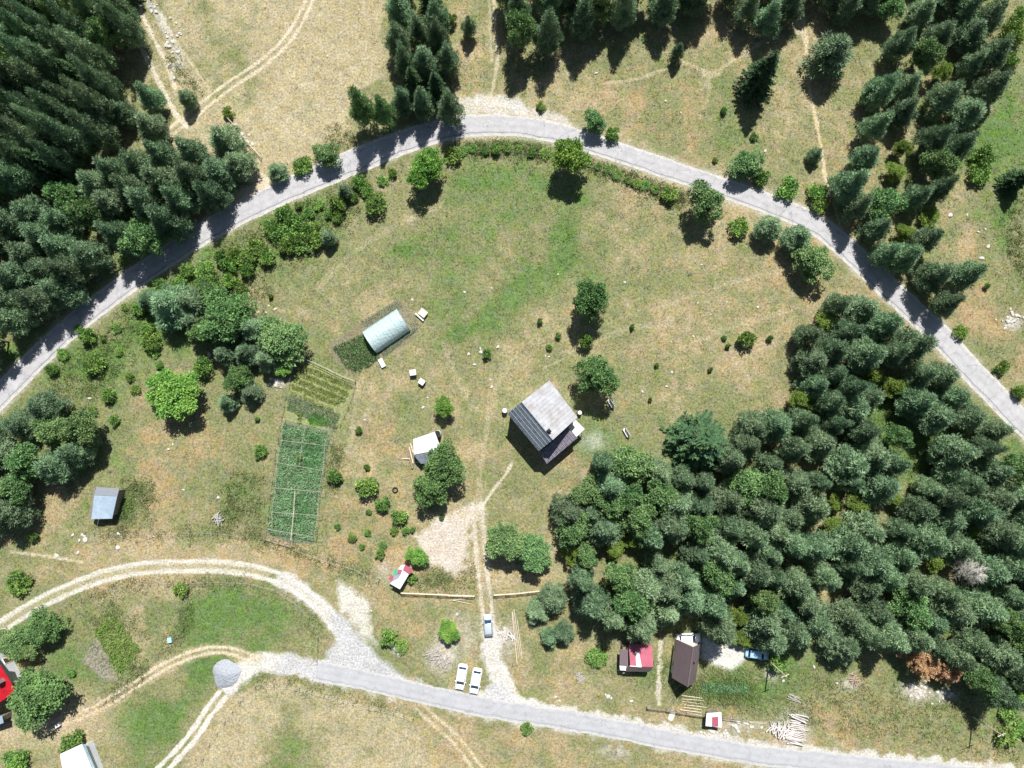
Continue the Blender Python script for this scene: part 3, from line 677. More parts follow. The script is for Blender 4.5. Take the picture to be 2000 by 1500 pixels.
# --- trees and shrubs that stand alone: (kind, x, y, radius px, height m, label[, material])
for a in [
    ('leafy', 832, 328, 37, 8, 'bright green round tree at the top left corner of the middle meadow'),
    ('leafy', 1114, 306, 37, 9, 'bright green round tree standing alone just inside the bend of the upper road'),
    ('dull', 1376, 392, 38, 9, 'dark round tree inside the meadow where the upper road starts to descend to the right'),
    ('bush', 1310, 380, 20, 2.5, 'low shrub on the meadow edge between the lone bright tree and the dark round one'),
    ('bush', 1446, 442, 22, 3, 'loose green shrub just right of the dark round tree under the upper road'),
    ('pine', 1503, 444, 29, 6, 'small dark pine, left of a pair below the upper road at right'),
    ('pine', 1558, 464, 31, 7, 'small dark pine, right of a pair below the upper road at right'),
    ('dull', 1588, 512, 40, 7, 'grey green spreading tree at the lower end of the row under the upper road'),
    ('leafy', 1152, 585, 37, 10, 'tall oval green tree in the meadow, upper one of two above the grey roofed house', M_DARK),
    ('bush', 1146, 664, 17, 3.5, 'small tree in the shadow between the two tall trees above the house'),
    ('dull', 1168, 735, 40, 10, 'dark green tree just above the right corner of the grey roofed house', M_DARK),
    ('bush', 1461, 661, 19, 3.5, 'single shrub with a dark shadow in the right half of the middle meadow'),
    ('leafy', 867, 794, 20, 4.5, 'small round bright green tree just above the white roofed shed'),
    ('dull', 868, 905, 43, 9, 'large grey green tree leaning over the white roofed shed', M_DARK),
    ('dull', 846, 948, 38, 8, 'darker green tree below the white roofed shed, half in shade', M_DARK),
    ('bush', 713, 952, 26, 4, 'round dark bush between the long garden and the big tree by the shed'),
    ('bush', 747, 985, 16, 2.5, 'small bush touching the round dark bush right of the long garden'),
    ('bush', 777, 1010, 19, 3, 'rounded bush above the pale rubble patch'),
    ('bush', 650, 930, 18, 3, 'greyish bush against the right side of the long garden'),
    ('leafy', 340, 768, 53, 7.5, 'very bright round yellow green tree alone in the rough pasture at left'),
    ('dull', 436, 622, 54, 10, 'broad dark green tree in the group above the bright round tree at left', M_DARK),
    ('pine', 290, 585, 26, 6, 'smaller conifer touching the left side of the dark pine group'),
    ('pine', 375, 590, 34, 8, 'conifer between the dark pine and the broad dark tree at left'),
    ('pine', 330, 598, 46, 10, 'dark pine at the left end of the group below the upper road'),
    ('bush', 394, 715, 22, 3.5, 'small grey green bush between the bright round tree and the dark group'),
    ('dull', 547, 660, 48, 8, 'grey green spreading tree above the top corner of the striped garden'),
    ('leafy', 551, 712, 23, 3, 'small vivid green bush tree at the top left corner of the striped garden'),
    ('pine', 487, 765, 24, 5, 'bushy small pine left of the striped garden'),
    ('pine', 441, 785, 20, 5, 'narrow small pine right of the bright round tree'),
    ('bush', 508, 880, 14, 2, 'small grey bush just left of the long garden'),
    ('leafy', 987, 1058, 38, 7, 'left crown of the bright green pair beside the driveway', M_LEAF2),
    ('leafy', 1042, 1080, 36, 6.5, 'right crown of the bright green pair beside the driveway', M_LEAF2),
    ('dull', 76, 1228, 38, 6, 'upper right tree of the trio beside the pale track at the left edge', M_DARK),
    ('dull', 24, 1258, 30, 6, 'left edge tree of the trio beside the pale track'),
    ('dull', 50, 1272, 22, 5, 'lower tree of the trio beside the pale track at left'),
    ('dull', 74, 1360, 58, 8.5, 'big dense green tree spreading over the red roofed house in the lower left corner', M_DARK),
    ('bush', 137, 1456, 25, 4, 'green bush growing over the corner of the white roof at the bottom left'),
    ('bush', 24, 1490, 26, 3.5, 'bush cut by the bottom left corner of the view'),
    ('dull', 1162, 236, 24, 5, 'dark roadside tree casting its shadow on the asphalt right of the road bend'),
    ('bush', 1197, 263, 17, 2.5, 'roadside shrub right next to the dark tree at the road bend'),
    ('dull', 1458, 322, 32, 5.5, 'larger roadside tree above the asphalt right of the middle of the upper road'),
    ('bush', 1490, 342, 20, 3, 'shrub joined to the right of the roadside tree'),
    ('bush', 1540, 368, 27, 3, 'wide leafy shrub on the road verge, left of the footpath'),
    ('bush', 1598, 372, 22, 3.5, 'upright leafy shrub on the verge touching the footpath'),
    ('bush', 1602, 400, 18, 2.5, 'lower leafy shrub beside the end of the footpath'),
    ('pine', 1630, 100, 50, 10, 'large lone pine right of the thin footpath at the top'),
    ('spruce', 1495, 135, 40, 14, 'tall lone spruce casting a long shadow in the open ground left of the footpath'),
    ('spruce', 1375, 868, 68, 12, 'large star shaped spruce at the meadow edge of the big wood'),
    ('pine', 1325, 98, 16, 5.5, 'slim young pine between the pale tracks at the top'),
    ('pine', 915, 48, 17, 6, 'slim young pine left of the faint track at the top'),
    ('bush', 880, 34, 14, 3, 'small shrub beside the slim young pine at the top'),
    ('pine', 1594, 300, 15, 4, 'small lone sapling left of the thin footpath'),
    ('dull', 636, 300, 27, 5.5, 'roadside tree above the asphalt left of the tall mid green tree'),
    ('pine', 540, 334, 21, 4.5, 'small round pine by the track mouth on the upper road'),
    ('bush', 590, 322, 22, 2.5, 'roadside shrub between the small pine and the next tree'),
    ('pine', 706, 205, 30, 15, 'tall mid green tree on the field side of the upper road', M_LEAF2),
    ('pine', 748, 215, 26, 12, 'second mid green tree between the tall one and the narrow dark wood', M_LEAF2),
    ('pine', 363, 190, 19, 5.5, 'small lone pine where the two field tracks meet'),
    ('bush', 445, 218, 13, 2, 'yellow green bush on the field edge by the fallen rails'),
    ('pine', 438, 272, 36, 8.5, 'dark pine right of the rocky slope beside the field, upper of two'),
    ('pine', 465, 318, 33, 8, 'dark pine beside the fallen rails, lower of two'),
    ('bush', 758, 1243, 19, 3, 'dark bush above the white stone by the junction'),
    ('bush', 783, 1262, 16, 1.2, 'bright low bush beside the white stone by the junction'),
    ('leafy', 877, 1232, 21, 3.5, 'round green tree above the two parked white cars'),
    ('leafy', 815, 1088, 20, 3.5, 'bright green bush tree beside the patchwork roof'),
    ('bush', 803, 1130, 11, 2, 'small bush against the right side of the patchwork roofed shed'),
    ('bush', 741, 1083, 12, 2, 'small bush above left of the patchwork roofed shed'),
    ('bush', 1030, 1425, 14, 1.6, 'round low bush alone below the lower asphalt lane'),
    ('bush', 350, 1152, 16, 2.2, 'green bush at the bend of the wire fence below the pale track'),
    ('bush', 30, 1140, 26, 3, 'leafy shrub above the pale track near the left edge'),
    ('bush', 63, 1050, 11, 2, 'small dark shrub below the left wood'),
    ('bush', 138, 1315, 9, 1.2, 'tiny round bush between the big tree and the potato plot'),
    ('bush', 951, 692, 11, 2, 'small bush beside white rocks in the meadow above the house'),
    ('bush', 1922, 300, 26, 3.5, 'shrub right of the upper right wood, upper of two'),
    ('bush', 1918, 338, 24, 3, 'pale leaved shrub right of the upper right wood, lower of two'),
    ('spruce', 1999, 345, 26, 8, 'dark tree cut by the right edge of the view'),
    ('bush', 1985, 60, 26, 4, 'leafy shrub near the top right corner, below the corner one'),
    ('bush', 1992, 30, 20, 3.5, 'leafy shrub in the top right corner'),
    ('bush', 1980, 118, 18, 3, 'dark shrub below the white boulders at the top right'),
    ('bush', 1880, 648, 15, 2.2, 'reddish shrub on the road verge where the wood shadow ends'),
    ('bush', 1960, 718, 16, 2.5, 'round bush on the outer verge of the road at right'),
    ('bush', 1994, 765, 14, 2.5, 'bush on the outer verge at the right edge of the view'),
    ('bush', 1522, 1298, 22, 3, 'grey green bush right of the leaning pale pole base'),
    ('rust', 1800, 1290, 34, 6, 'rust brown dying pine at the lower edge of the big wood, left half'),
    ('rust', 1850, 1308, 27, 5, 'rust brown dying pine at the lower edge of the big wood, right half'),
    ('dead', 1888, 1112, 34, 9, 'bare grey dead tree inside the big wood at right'),
    ('pine', 1080, 1172, 34, 6, 'small pine beside the lower end of the rail fence right of the driveway'),
    ('pine', 1050, 1195, 26, 4.5, 'small pine closest to the driveway below the rail fence'),
    ('pine', 1100, 1238, 24, 4.5, 'small pine left of the big wood, lower one'),
    ('pine', 1075, 1245, 20, 4, 'small pine left of the big wood, lowest one'),
    ('bush', 1165, 1285, 22, 1.8, 'bright low bush left of the red roofed shed'),
    ('bush', 168, 657, 18, 3, 'bush on the bank directly below the upper road at left'),
    ('bush', 98, 722, 13, 2.5, 'dark little bush on the bank below the upper road at far left'),
    ('bush', 182, 710, 24, 3, 'dark green bush in the rough bank left of the bright round tree'),
    ('bush', 208, 770, 16, 2.5, 'small round bush left of the bright round tree'),
    ('bush', 655, 398, 20, 3.5, 'bush on the inner verge below the upper road, left of two near the shadow'),
    ('bush', 733, 398, 25, 3, 'spreading bush on the inner verge left of the bright round tree'),
    ('pine', 672, 372, 17, 4.5, 'upright small conifer on the inner verge of the upper road'),
    ('bush', 700, 355, 18, 2.5, 'grey shrub on the inner verge near the small conifer'),
    ('pine', 640, 462, 18, 4.5, 'small conifer at the lower end of the scrubby verge'),
    ('bush', 885, 300, 20, 2.5, 'shrub on the inner verge right of the bright round tree'),
    ('bush', 968, 290, 12, 2, 'small shrub under the top of the road bend'),
    ('bush', 1058, 208, 12, 1.5, 'shrub above the road by scattered white stones'),
]:
    kind, x, y, r, h, lb = a[:6]
    tree(kind, x, y, r, h, lb, mtl=a[6] if len(a) > 6 else (M_YEL if 'yellow green bush' in lb else None))

# --- groups of like shrubs
def patch(kind, pts, label, group, h=(2, 3.5), r=(14, 22)):
    for x, y in pts: tree(kind, x + rnd.uniform(-3, 3), y + rnd.uniform(-3, 3), rnd.uniform(*r), rnd.uniform(*h), label, group)
patch('bush', [(545, 455), (570, 440), (598, 452), (560, 478), (590, 480), (612, 468), (528, 440), (548, 420), (575, 470)], 'leafy shrub in the clump at the lower end of the scrubby road bank', 'shrubs clumped on the road bank', r=(17, 26))
patch('bush', [(310, 560), (350, 550), (385, 560), (412, 548), (446, 545), (425, 575), (470, 560), (365, 530), (400, 525), (440, 520), (480, 525), (462, 585), (285, 640), (272, 600), (290, 665), (478, 500), (500, 480), (520, 500), (455, 495), (430, 500)],
      'leafy shrub in the thicket between the upper road and the dark pine group', 'shrubs in the thicket below the upper road', r=(15, 24))
patch('bush', [(600, 420), (625, 400), (640, 420), (585, 400), (560, 410), (660, 425), (690, 385), (718, 370), (750, 350), (768, 335), (615, 440)], 'small shrub along the inner verge of the upper road left of the bend', 'shrubs along the inner verge', h=(1, 2), r=(9, 15))
patch('bush', [(905, 292), (925, 288), (945, 292), (990, 290), (1015, 292), (1040, 294), (1065, 296)], 'low shrub in the hedge strip under the top of the road bend', 'hedge strip left of the lone tree', h=(.8, 1.4), r=(9, 13))
patch('bush', [(1150, 318), (1168, 326), (1186, 333), (1205, 342), (1224, 350), (1243, 357), (1262, 364), (1282, 372)], 'low shrub in the hedge strip right of the lone bright tree', 'hedge strip right of the lone tree', h=(.7, 1.2), r=(8, 12))
patch('bush', [(720, 1040), (684, 1050), (706, 1065), (768, 1040), (790, 1038), (808, 1035), (860, 1012), (718, 1000), (745, 1062)],
      'small bush scattered on the slope between the long garden and the rubble patch', 'bushes on the slope above the patchwork roof', h=(.8, 1.8), r=(6, 11))
patch('bush', [(150, 640), (120, 690), (230, 690), (255, 735), (262, 760), (300, 690), (310, 800), (240, 600), (225, 640), (200, 660), (312, 712), (180, 800), (220, 820)], 'low bush in the rough bank below the upper road at far left', 'bushes in the rough bank at left', h=(.8, 1.6), r=(8, 14))
patch('bush', [(1930, 560), (1700, 170), (1705, 225), (1690, 185), (1475, 268), (1415, 213), (1398, 312), (1885, 155), (1922, 150)], 'tiny dark shrub dotted on the open ground of the upper right', 'tiny shrubs in the upper right', h=(.8, 1.6), r=(6, 10))
patch('bush', [(1970, 1330), (1990, 1360), (1975, 1400), (1995, 1430), (1960, 1440), (1990, 1300)], 'bright leafy bush at the right edge below the big wood', 'bushes in the lower right corner', r=(16, 24), h=(1.5, 2.5))
patch('bush', [(1233, 637), (1280, 713), (1385, 723), (1273, 778), (1093, 655), (1073, 678), (1413, 660), (1422, 677), (1508, 660), (1055, 628), (1180, 708)], 'tiny dark sapling dotted in the middle meadow', 'saplings in the middle meadow', h=(1, 1.7), r=(5, 7))
patch('bush', [(585, 893), (698, 838), (716, 915), (525, 578), (505, 893), (500, 820), (716, 912), (1640, 900), (655, 1030)], 'tiny green sapling in the rough grass round the garden', 'saplings round the garden', h=(.8, 1.5), r=(5, 8))

# --- woods
def wood(poly, d, kinds, label, group, rr=(28, 38), hh=(9, 12), holes=(), seed=1, prob=1.0):
    """trees at random places no nearer than d pixels inside the outline"""
    r_ = random.Random(seed); xs_ = [p[0] for p in poly]; ys_ = [p[1] for p in poly]; got = []
    for _ in range(9000):
        x = r_.uniform(min(xs_), max(xs_)); y = r_.uniform(min(ys_), max(ys_))
        if not inpoly(np.array([x]), np.array([y]), poly)[0]: continue
        if any((x - a) ** 2 / (c * c) + (y - b) ** 2 / (e * e) < 1 for a, b, c, e in holes): continue
        if any((x - a) ** 2 + (y - b) ** 2 < (d * (.9 + .25 * q)) ** 2 for a, b, q in got): continue
        if any((x - a) ** 2 + (y - b) ** 2 < ((q + 26) * .62) ** 2 for a, b, q in SOLO): continue
        got.append((x, y, r_.random()))
    for x, y, q in got:
        if r_.random() > prob: continue
        k = r_.choice(kinds)
        f = .6 if k in ('yellow', 'bush') else 1
        nm = {'pine': 'pine', 'dull': 'broadleaf tree', 'spruce': 'spruce', 'yellow': 'young yellow green tree', 'leafy': 'bright broadleaf tree', 'bush': 'bush'}[k]
        tree(k, x, y, r_.uniform(*rr) * f, r_.uniform(*hh) * (f * .8 if f < 1 else 1), f'{nm} {label}', f'{nm}s {group}')
for k_, x_, y_, r_, h_ in [('dull', 1228, 908, 42, 10), ('dull', 1152, 962, 34, 9), ('leafy', 1290, 965, 34, 10), ('dull', 1122, 1035, 36, 9), ('yellow', 1145, 1090, 24, 8), ('dull', 1195, 985, 34, 10), ('dull', 1250, 1010, 36, 10)]:
    tree(k_, x_, y_, r_, h_, 'rounder light green tree mixed into the left tip of the big dense wood', 'broadleaf trees at the left tip of the big wood', M_LEAF2)
for x_, y_, r_ in [(1842, 735, 32), (1898, 812, 30), (1945, 842, 28), (1868, 775, 26)]:
    tree('pine', x_, y_, r_, 8, 'pine on the edge of the big wood, right beside the descending road', 'pines along the road edge of the big wood')
for x_, y_, r_ in [(398, 648, 30), (492, 640, 30), (380, 628, 28), (480, 690, 30), (440, 690, 26), (520, 700, 26), (462, 740, 26), (410, 575, 28)]:
    tree('dull' if x_ % 4 else 'pine', x_, y_, r_, 6.5, 'smaller dark tree squeezed among the larger dark trees above the bright round tree', 'dark trees joined in the mid left clump', M_DARK if x_ % 4 else None)
SOLO = list(TREES)
BIG = [(1655, 575), (1700, 575), (1755, 632), (1812, 676), (1838, 735), (1845, 800), (1905, 852), (1985, 915), (2060, 1000), (2080, 1420), (1970, 1370), (1900, 1325), (1830, 1275), (1760, 1262), (1700, 1262), (1640, 1262), (1560, 1250), (1480, 1250), (1420, 1240),
       (1380, 1222), (1300, 1222), (1210, 1232), (1160, 1215), (1140, 1150), (1100, 1090), (1095, 1040), (1105, 985), (1150, 925), (1195, 890), (1250, 895), (1310, 925), (1400, 945), (1440, 860), (1480, 820), (1555, 775), (1590, 720), (1580, 655), (1610, 605)]
wood(BIG, 39, ['pine'] * 9 + ['dull', 'yellow'], 'packed in the big dense wood at lower right', 'in the big dense wood', (24, 42), (8, 12.5),
     [(1745, 800, 52, 42), (1795, 890, 40, 72), (1845, 850, 36, 34), (1635, 880, 26, 34), (1690, 870, 20, 20), (1420, 930, 28, 30), (1345, 1235, 40, 45), (1820, 1300, 62, 30), (1250, 1275, 30, 50), (1775, 960, 14, 40)], 4)
wood([(-60, -60), (225, -60), (240, 40), (200, 95), (190, 150), (205, 200), (170, 260), (120, 300), (50, 330), (-60, 380)], 37, ['pine'] * 6 + ['spruce', 'dull'], 'packed in the tall dark wood filling the top left corner', 'in the top left wood', (26, 36), (12, 18), (), 5)
wood([(215, 170), (250, 165), (300, 160), (310, 240), (240, 260), (215, 230)], 46, ['pine'], 'in the small clump left of the meeting field tracks', 'in the clump by the field tracks', (26, 34), (7, 9), (), 6)
wood([(-60, 440), (40, 390), (120, 370), (200, 345), (320, 290), (360, 285), (430, 320), (435, 365), (390, 400), (320, 440), (240, 490), (150, 540), (70, 600), (10, 660), (-60, 720)], 42, ['pine'] * 8 + ['dull'], 'in the dark wood on the outer side of the road at left', 'in the belt above the road at left', (30, 40), (9, 12.5), [(110, 355, 40, 20)], 7)
wood([(-50, 815), (30, 800), (100, 785), (165, 810), (165, 870), (130, 930), (60, 960), (20, 1000), (-50, 1040)], 46, ['pine'] * 3 + ['dull'], 'in the dark wood at the left edge below the road', 'in the wood at the left edge', (32, 44), (8, 10.5), (), 8)
wood([(755, -50), (850, -50), (865, 60), (880, 130), (890, 200), (845, 225), (785, 205), (790, 130), (770, 60)], 40, ['pine'] * 4 + ['spruce'], 'in the narrow dark group reaching the road left of its bend', 'in the narrow group above the road', (24, 34), (9, 12), (), 9)
wood([(985, -60), (1400, -60), (1370, -5), (1310, 5), (1220, 15), (1130, 50), (1085, 85), (1020, 65), (990, 20)], 42, ['pine'] * 5 + ['dull'], 'in the dark wood along the top centre edge', 'in the top centre wood', (28, 36), (11, 14), (), 10)
wood([(1405, -60), (1720, -60), (1700, 10), (1650, 30), (1600, -20), (1560, -25), (1540, 10), (1500, 35), (1440, 25)], 46, ['pine'], 'along the top edge around the footpath', 'along the top edge by the footpath', (28, 38), (9, 11), [(1572, 0, 22, 60)], 11)
wood([(1725, -40), (1935, -40), (1950, 60), (1945, 170), (1905, 235), (1875, 300), (1850, 370), (1815, 440), (1830, 500), (1900, 530), (1895, 590), (1850, 600), (1790, 545), (1730, 490), (1670, 445), (1655, 400), (1660, 330), (1710, 270), (1720, 170), (1740, 80)], 44,
     ['pine'] * 7 + ['dull', 'yellow'], 'in the long broken wood above the road at upper right', 'in the upper right wood', (25, 36), (7, 11), [(1720, 330, 30, 40), (1870, 40, 20, 60), (1800, 230, 22, 24), (1880, 440, 40, 60), (1760, 130, 10, 30)], 12)

# ------------------------------------------------------------------ low growth (uncountable)
def gsample(npts, dens_px, seed, zones):
    """random points (photo px space -> ground) with density weights from soft polygons / strokes"""
    rs = np.random.RandomState(seed); out = []
    for poly, k in zones:
        xs_ = [p[0] for p in poly]; ys_ = [p[1] for p in poly]
        A = (max(xs_) - min(xs_)) * (max(ys_) - min(ys_)); q = int(A * k)
        u = rs.uniform(min(xs_), max(xs_), q); v = rs.uniform(min(ys_), max(ys_), q)
        m = inpoly(u, v, poly) & (rs.rand(q) < np.clip((fbm(u / 10, v / 10, 3.0, 5, 3) - .3) * 3.2, 0, 1)); jt = min(9, (max(xs_) - min(xs_)) * .08, (max(ys_) - min(ys_)) * .2 + 2); out.append(np.stack([u[m], v[m]], 1) + rs.normal(0, jt, (m.sum(), 2)))
    return np.concatenate(out)
def ground_pts(uv, z=0.0):
    d = np.stack([(uv[:, 0] - 1000) / F, -(uv[:, 1] - 750) / F, -np.ones(len(uv))], 1) @ np.array(ROT).T
    t = (z - H) / d[:, 2]; return np.stack([d[:, 0] * t, d[:, 1] * t, np.full(len(uv), z)], 1)
def band(line, w):
    l = np.array(line, float); t = np.gradient(l, axis=0); t /= np.linalg.norm(t, axis=1)[:, None] + 1e-9; nn = np.stack([-t[:, 1], t[:, 0]], 1)
    return [tuple(p) for p in np.concatenate([l + nn * w / 2, (l - nn * w / 2)[::-1]])]

# grass tufts take their colour from the soil they grow on
col_f = col.reshape(-1, 3); grav_f = gravel.reshape(-1); g_f = g.reshape(-1)
def lookup(x, y):
    i = np.clip(np.searchsorted(xs, x), 0, nx - 1); j = np.clip(np.searchsorted(ys, y), 0, ny - 1); return j * nx + i
def grass(name, npts, hmin, hmax, seed, blades_n=5, green=None, zones=None, tint=1.0, spread=.22):
    rs = np.random.RandomState(seed)
    if zones is None:
        x = rs.uniform(-106, 106, npts); y = rs.uniform(-72, 94, npts)
    else:
        p = ground_pts(gsample(0, 0, seed, zones)); x, y = p[:, 0], p[:, 1]
    k = lookup(x, y); u, v = proj(x, y)
    keep = (grav_f[k] < .35) & (u > -60) & (u < 2060) & (v > -60) & (v < 1560)
    d1, _ = pdist(u, v, ROAD[::3]); d2, _ = pdist(u, v, LANE[::3]); keep &= (d1 > 27) & (d2 > 21)
    for b_ in BUILT: keep &= ~inpoly(u, v, b_)
    if zones is None: keep &= rs.rand(len(x)) < (.35 + .9 * g_f[k]) * np.where(polymask(u, v, F1, 2) > .5, .5, 1)
    x, y, k = x[keep], y[keep], k[keep]; c = col_f[k]
    n_ = len(x); p = np.repeat(np.stack([x, y, np.zeros(n_)], 1), blades_n, 0); p[:, :2] += rs.randn(len(p), 2) * spread
    d = unit(np.stack([rs.randn(len(p)), rs.randn(len(p)), .9 + rs.rand(len(p))], 1)); L = rs.uniform(hmin, hmax, len(p))
    p[:, 2] += L * .15 - .1
    me = trimesh(name, blades(p, d, L * 1.3, .10 + .10 * rs.rand(len(p)), rs))
    cc = np.repeat(c, blades_n, 0) * tint * (.7 + .6 * rs.rand(len(p), 1))
    if green is not None: w = np.clip(rs.rand(len(p), 1) * 1.3, 0, 1); cc = cc * (1 - w) + np.array(green) * w * (.7 + .6 * rs.rand(len(p), 1))
    ca = me.color_attributes.new('soil', 'FLOAT_COLOR', 'POINT')
    ca.data.foreach_set('color', np.concatenate([np.repeat(cc, 3, 0), np.ones((len(cc) * 3, 1))], 1).astype(np.float32).ravel())
    return meta(link(name, me, M_GRASS), kind='stuff')
M_GRASS, n, b = newmat('grass_blades')
at = n.nodes.new('ShaderNodeVertexColor'); at.layer_name = 'soil'; n.links.new(at.outputs[0], b.inputs['Base Color']); b.inputs['Roughness'].default_value = .8
tr = n.nodes.new('ShaderNodeBsdfTranslucent'); n.links.new(at.outputs[0], tr.inputs[0]); ms = n.nodes.new('ShaderNodeMixShader'); ms.inputs[0].default_value = .25
n.links.new(b.outputs[0], ms.inputs[1]); n.links.new(tr.outputs[0], ms.inputs[2]); n.links.new(ms.outputs[0], n.nodes['Material Output'].inputs[0])

BUILT = [BED1, BED2, BED3, [(1005, 775), (1073, 742), (1145, 830), (1070, 905), (990, 815)], [(1215, 1262), (1275, 1262), (1272, 1308), (1215, 1308)], [(1312, 1250), (1368, 1250), (1360, 1332), (1312, 1325)]]
meta(grass('grass', 52000, .12, .34, 61, tint=1.15), kind='stuff')
# weedy verges and banks
WEED = [([(250, 600), (300, 560), (400, 490), (520, 425), (640, 365), (760, 320), (790, 340), (700, 420), (640, 490), (560, 520), (500, 610), (470, 680), (400, 640), (300, 660), (180, 790), (60, 800), (110, 720)], .055),
        (band(offs(smooth([(880, 290), (960, 285), (1040, 292), (1080, 300)]), 0), 22), .22), (band(smooth([(1140, 312), (1200, 336), (1290, 372), (1340, 390)]), 24), .22),
        ([(1540, 770), (1700, 720), (1880, 780), (1900, 900), (1860, 960), (1760, 940), (1640, 920)], .06), ([(1140, 1270), (1500, 1300), (1760, 1340), (1990, 1420), (1990, 1480), (1700, 1440), (1500, 1400), (1150, 1310)], .03),
        ([(235, 940), (300, 940), (305, 1020), (220, 1035)], .12), (band(smooth([(180, 1040), (300, 1042), (480, 1046), (640, 1098), (740, 1130)]), 14), .1),
        (band(smooth([(120, 1185), (180, 1156), (250, 1142), (370, 1138), (470, 1136), (540, 1150), (600, 1190), (630, 1250)]), 12), .12), (band(smooth([(368, 1142), (360, 1225), (340, 1248), (280, 1310), (210, 1365)]), 10), .2),
        ([(450, 920), (520, 930), (510, 1040), (420, 1040), (440, 980)], .08), ([(160, 1200), (230, 1170), (300, 1240), (250, 1340), (220, 1300)], .05), ([(1330, 1320), (1480, 1330), (1480, 1370), (1320, 1370)], .14),
        (band(smooth([(640, 250), (700, 300), (600, 330), (540, 345)]), 30), .08), ([(330, 100), (400, 180), (380, 200), (320, 110)], .1), ([(850, 1110), (925, 1105), (928, 1150), (800, 1150)], .1), ([(1960, 380), (2000, 380), (2000, 560), (1970, 520)], .06),
        ([(640, 880), (670, 870), (660, 960), (635, 960)], .15), (band(smooth([(500, 1330), (600, 1335), (740, 1375), (810, 1398)]), 16), .12)]
grass('weeds', 0, .25, .6, 62, 7, (.17, .235, .07), [(p_, k_ * .75) for p_, k_ in WEED], 1.15, .3)

def crop(name, pts, r, per, L, m, seed, label=None):
    rs = np.random.RandomState(seed); p = ground_pts(np.array(pts)); p[:, 2] = r * .35
    return meta(link(name, trimesh(name, clumpfill(p, list(r * (.7 + .5 * rs.rand(len(p)))), per, L, L * .6, rs, .6, .8, .8)), m), kind='stuff')
def rows(a, b, c, d, nrow, step, jit=1.0, seed=0, poly=None):
    """points along rows: first row a->b, last row d->c, px"""
    rs = np.random.RandomState(seed); out = []
    a, b, c, d = [np.array(q, float) for q in (a, b, c, d)]
    for i in range(nrow):
        t = (i + .5) / nrow; p = a + (d - a) * t; q = b + (c - b) * t; k = int(np.linalg.norm(q - p) / step)
        for j in range(k): out.append(p + (q - p) * (j + .5) / k + rs.randn(2) * jit)
    out = np.array(out)
    return out[inpoly(out[:, 0], out[:, 1], poly)] if poly else out
M_POT = leafmat('potato_leaves', '43693d', '6d9a55', .02, .2, .25, 1.2); M_TEAL = leafmat('bean_leaves', '608258', '8cb080', .02, .2, .25, .8)
M_BEAN = leafmat('pale_row_leaves', '7c9450', 'a3ad66', .01, .2, .25, 1.0); M_VIV = leafmat('lettuce_leaves', '4f9a2c', '76bc3c', .0, .1, .3, 1.0); M_GRY = leafmat('grey_green_leaves', '66785e', '8b9a7c', .02, .2, .2, 1.0)
crop('potato_plants', rows((650, 680), (735, 640), (770, 680), (690, 735), 13, 5.4, .5, 1, [(645, 672), (700, 634), (716, 650), (737, 690), (742, 702), (694, 726), (664, 712)]), .42, 75, .24, M_POT, 31)
crop('seedlings', np.concatenate([rows((705, 628), (778, 586), (786, 600), (712, 640), 4, 4, .6, 2), rows((745, 690), (803, 650), (818, 640), (750, 698), 4, 4.5, .8, 3), rows((800, 630), (815, 625), (818, 650), (806, 650), 4, 4, 1, 4)]), .25, 50, .18, M_GRY, 32)
crop('bean_rows', np.concatenate([rows((584, 708), (688, 752), (686, 762), (581, 717), 2, 2.6, 1.2, 5), rows((579, 722), (682, 765), (680, 775), (577, 732), 2, 2.6, 1.2, 6), rows((575, 736), (674, 777), (672, 786), (573, 746), 2, 2.6, 1.2, 7), rows((571, 750), (664, 786), (662, 794), (570, 758), 2, 2.6, 1.2, 8),
      rows((570, 762), (655, 798), (652, 806), (568, 768), 1, 3.2, 1.2, 9)]), .3, 80, .2, M_BEAN, 33)
crop('grey_crop', rows((565, 770), (664, 810), (656, 840), (560, 800), 9, 3.2, 1.3, 10), .32, 60, .2, M_GRY, 34)
crop('lettuce_patch', np.concatenate([rows((598, 808), (640, 812), (646, 828), (604, 832), 6, 2.6, 1.2, 11, [(598, 812), (612, 804), (630, 812), (648, 824), (640, 832), (610, 834)]), rows((563, 792), (572, 794), (570, 802), (562, 800), 2, 3, 1, 12)]), .26, 80, .2, M_VIV, 35)
crop('squash_plants', rows((582, 798), (592, 800), (590, 828), (581, 824), 5, 4, 1, 13), .36, 70, .25, M_YEL, 36)
crop('tomato_beds', np.concatenate([rows((553, 828), (642, 845), (612, 1056), (526, 1040), 26, 4.8, 1.6, 14, BED3)]), .46, 80, .26, M_TEAL, 37)
crop('cabbage_beds', np.concatenate([rows((600, 850), (632, 856), (622, 915), (592, 910), 6, 5, 1.5, 15), rows((580, 965), (608, 968), (600, 1020), (575, 1018), 5, 6, 1.5, 16)]), .46, 70, .26, leafmat('cabbage_leaves', '4a8248', '64a05c', .01, .1, .25, 1), 38)
crop('potato_plot', rows((185, 1235), (215, 1195), (278, 1270), (235, 1318), 14, 5.5, 1.6, 17), .4, 60, .25, leafmat('plot_leaves', '5a8038', '7aa048', .02, .2, .25, 1), 39)
crop('onion_plot', rows((168, 1262), (184, 1248), (222, 1312), (200, 1330), 8, 5, .8, 18), .22, 40, .18, M_GRY, 40)
crop('kitchen_garden', rows((1370, 1335), (1460, 1338), (1462, 1352), (1368, 1350), 5, 5, 1, 19), .35, 60, .24, M_TEAL, 41)

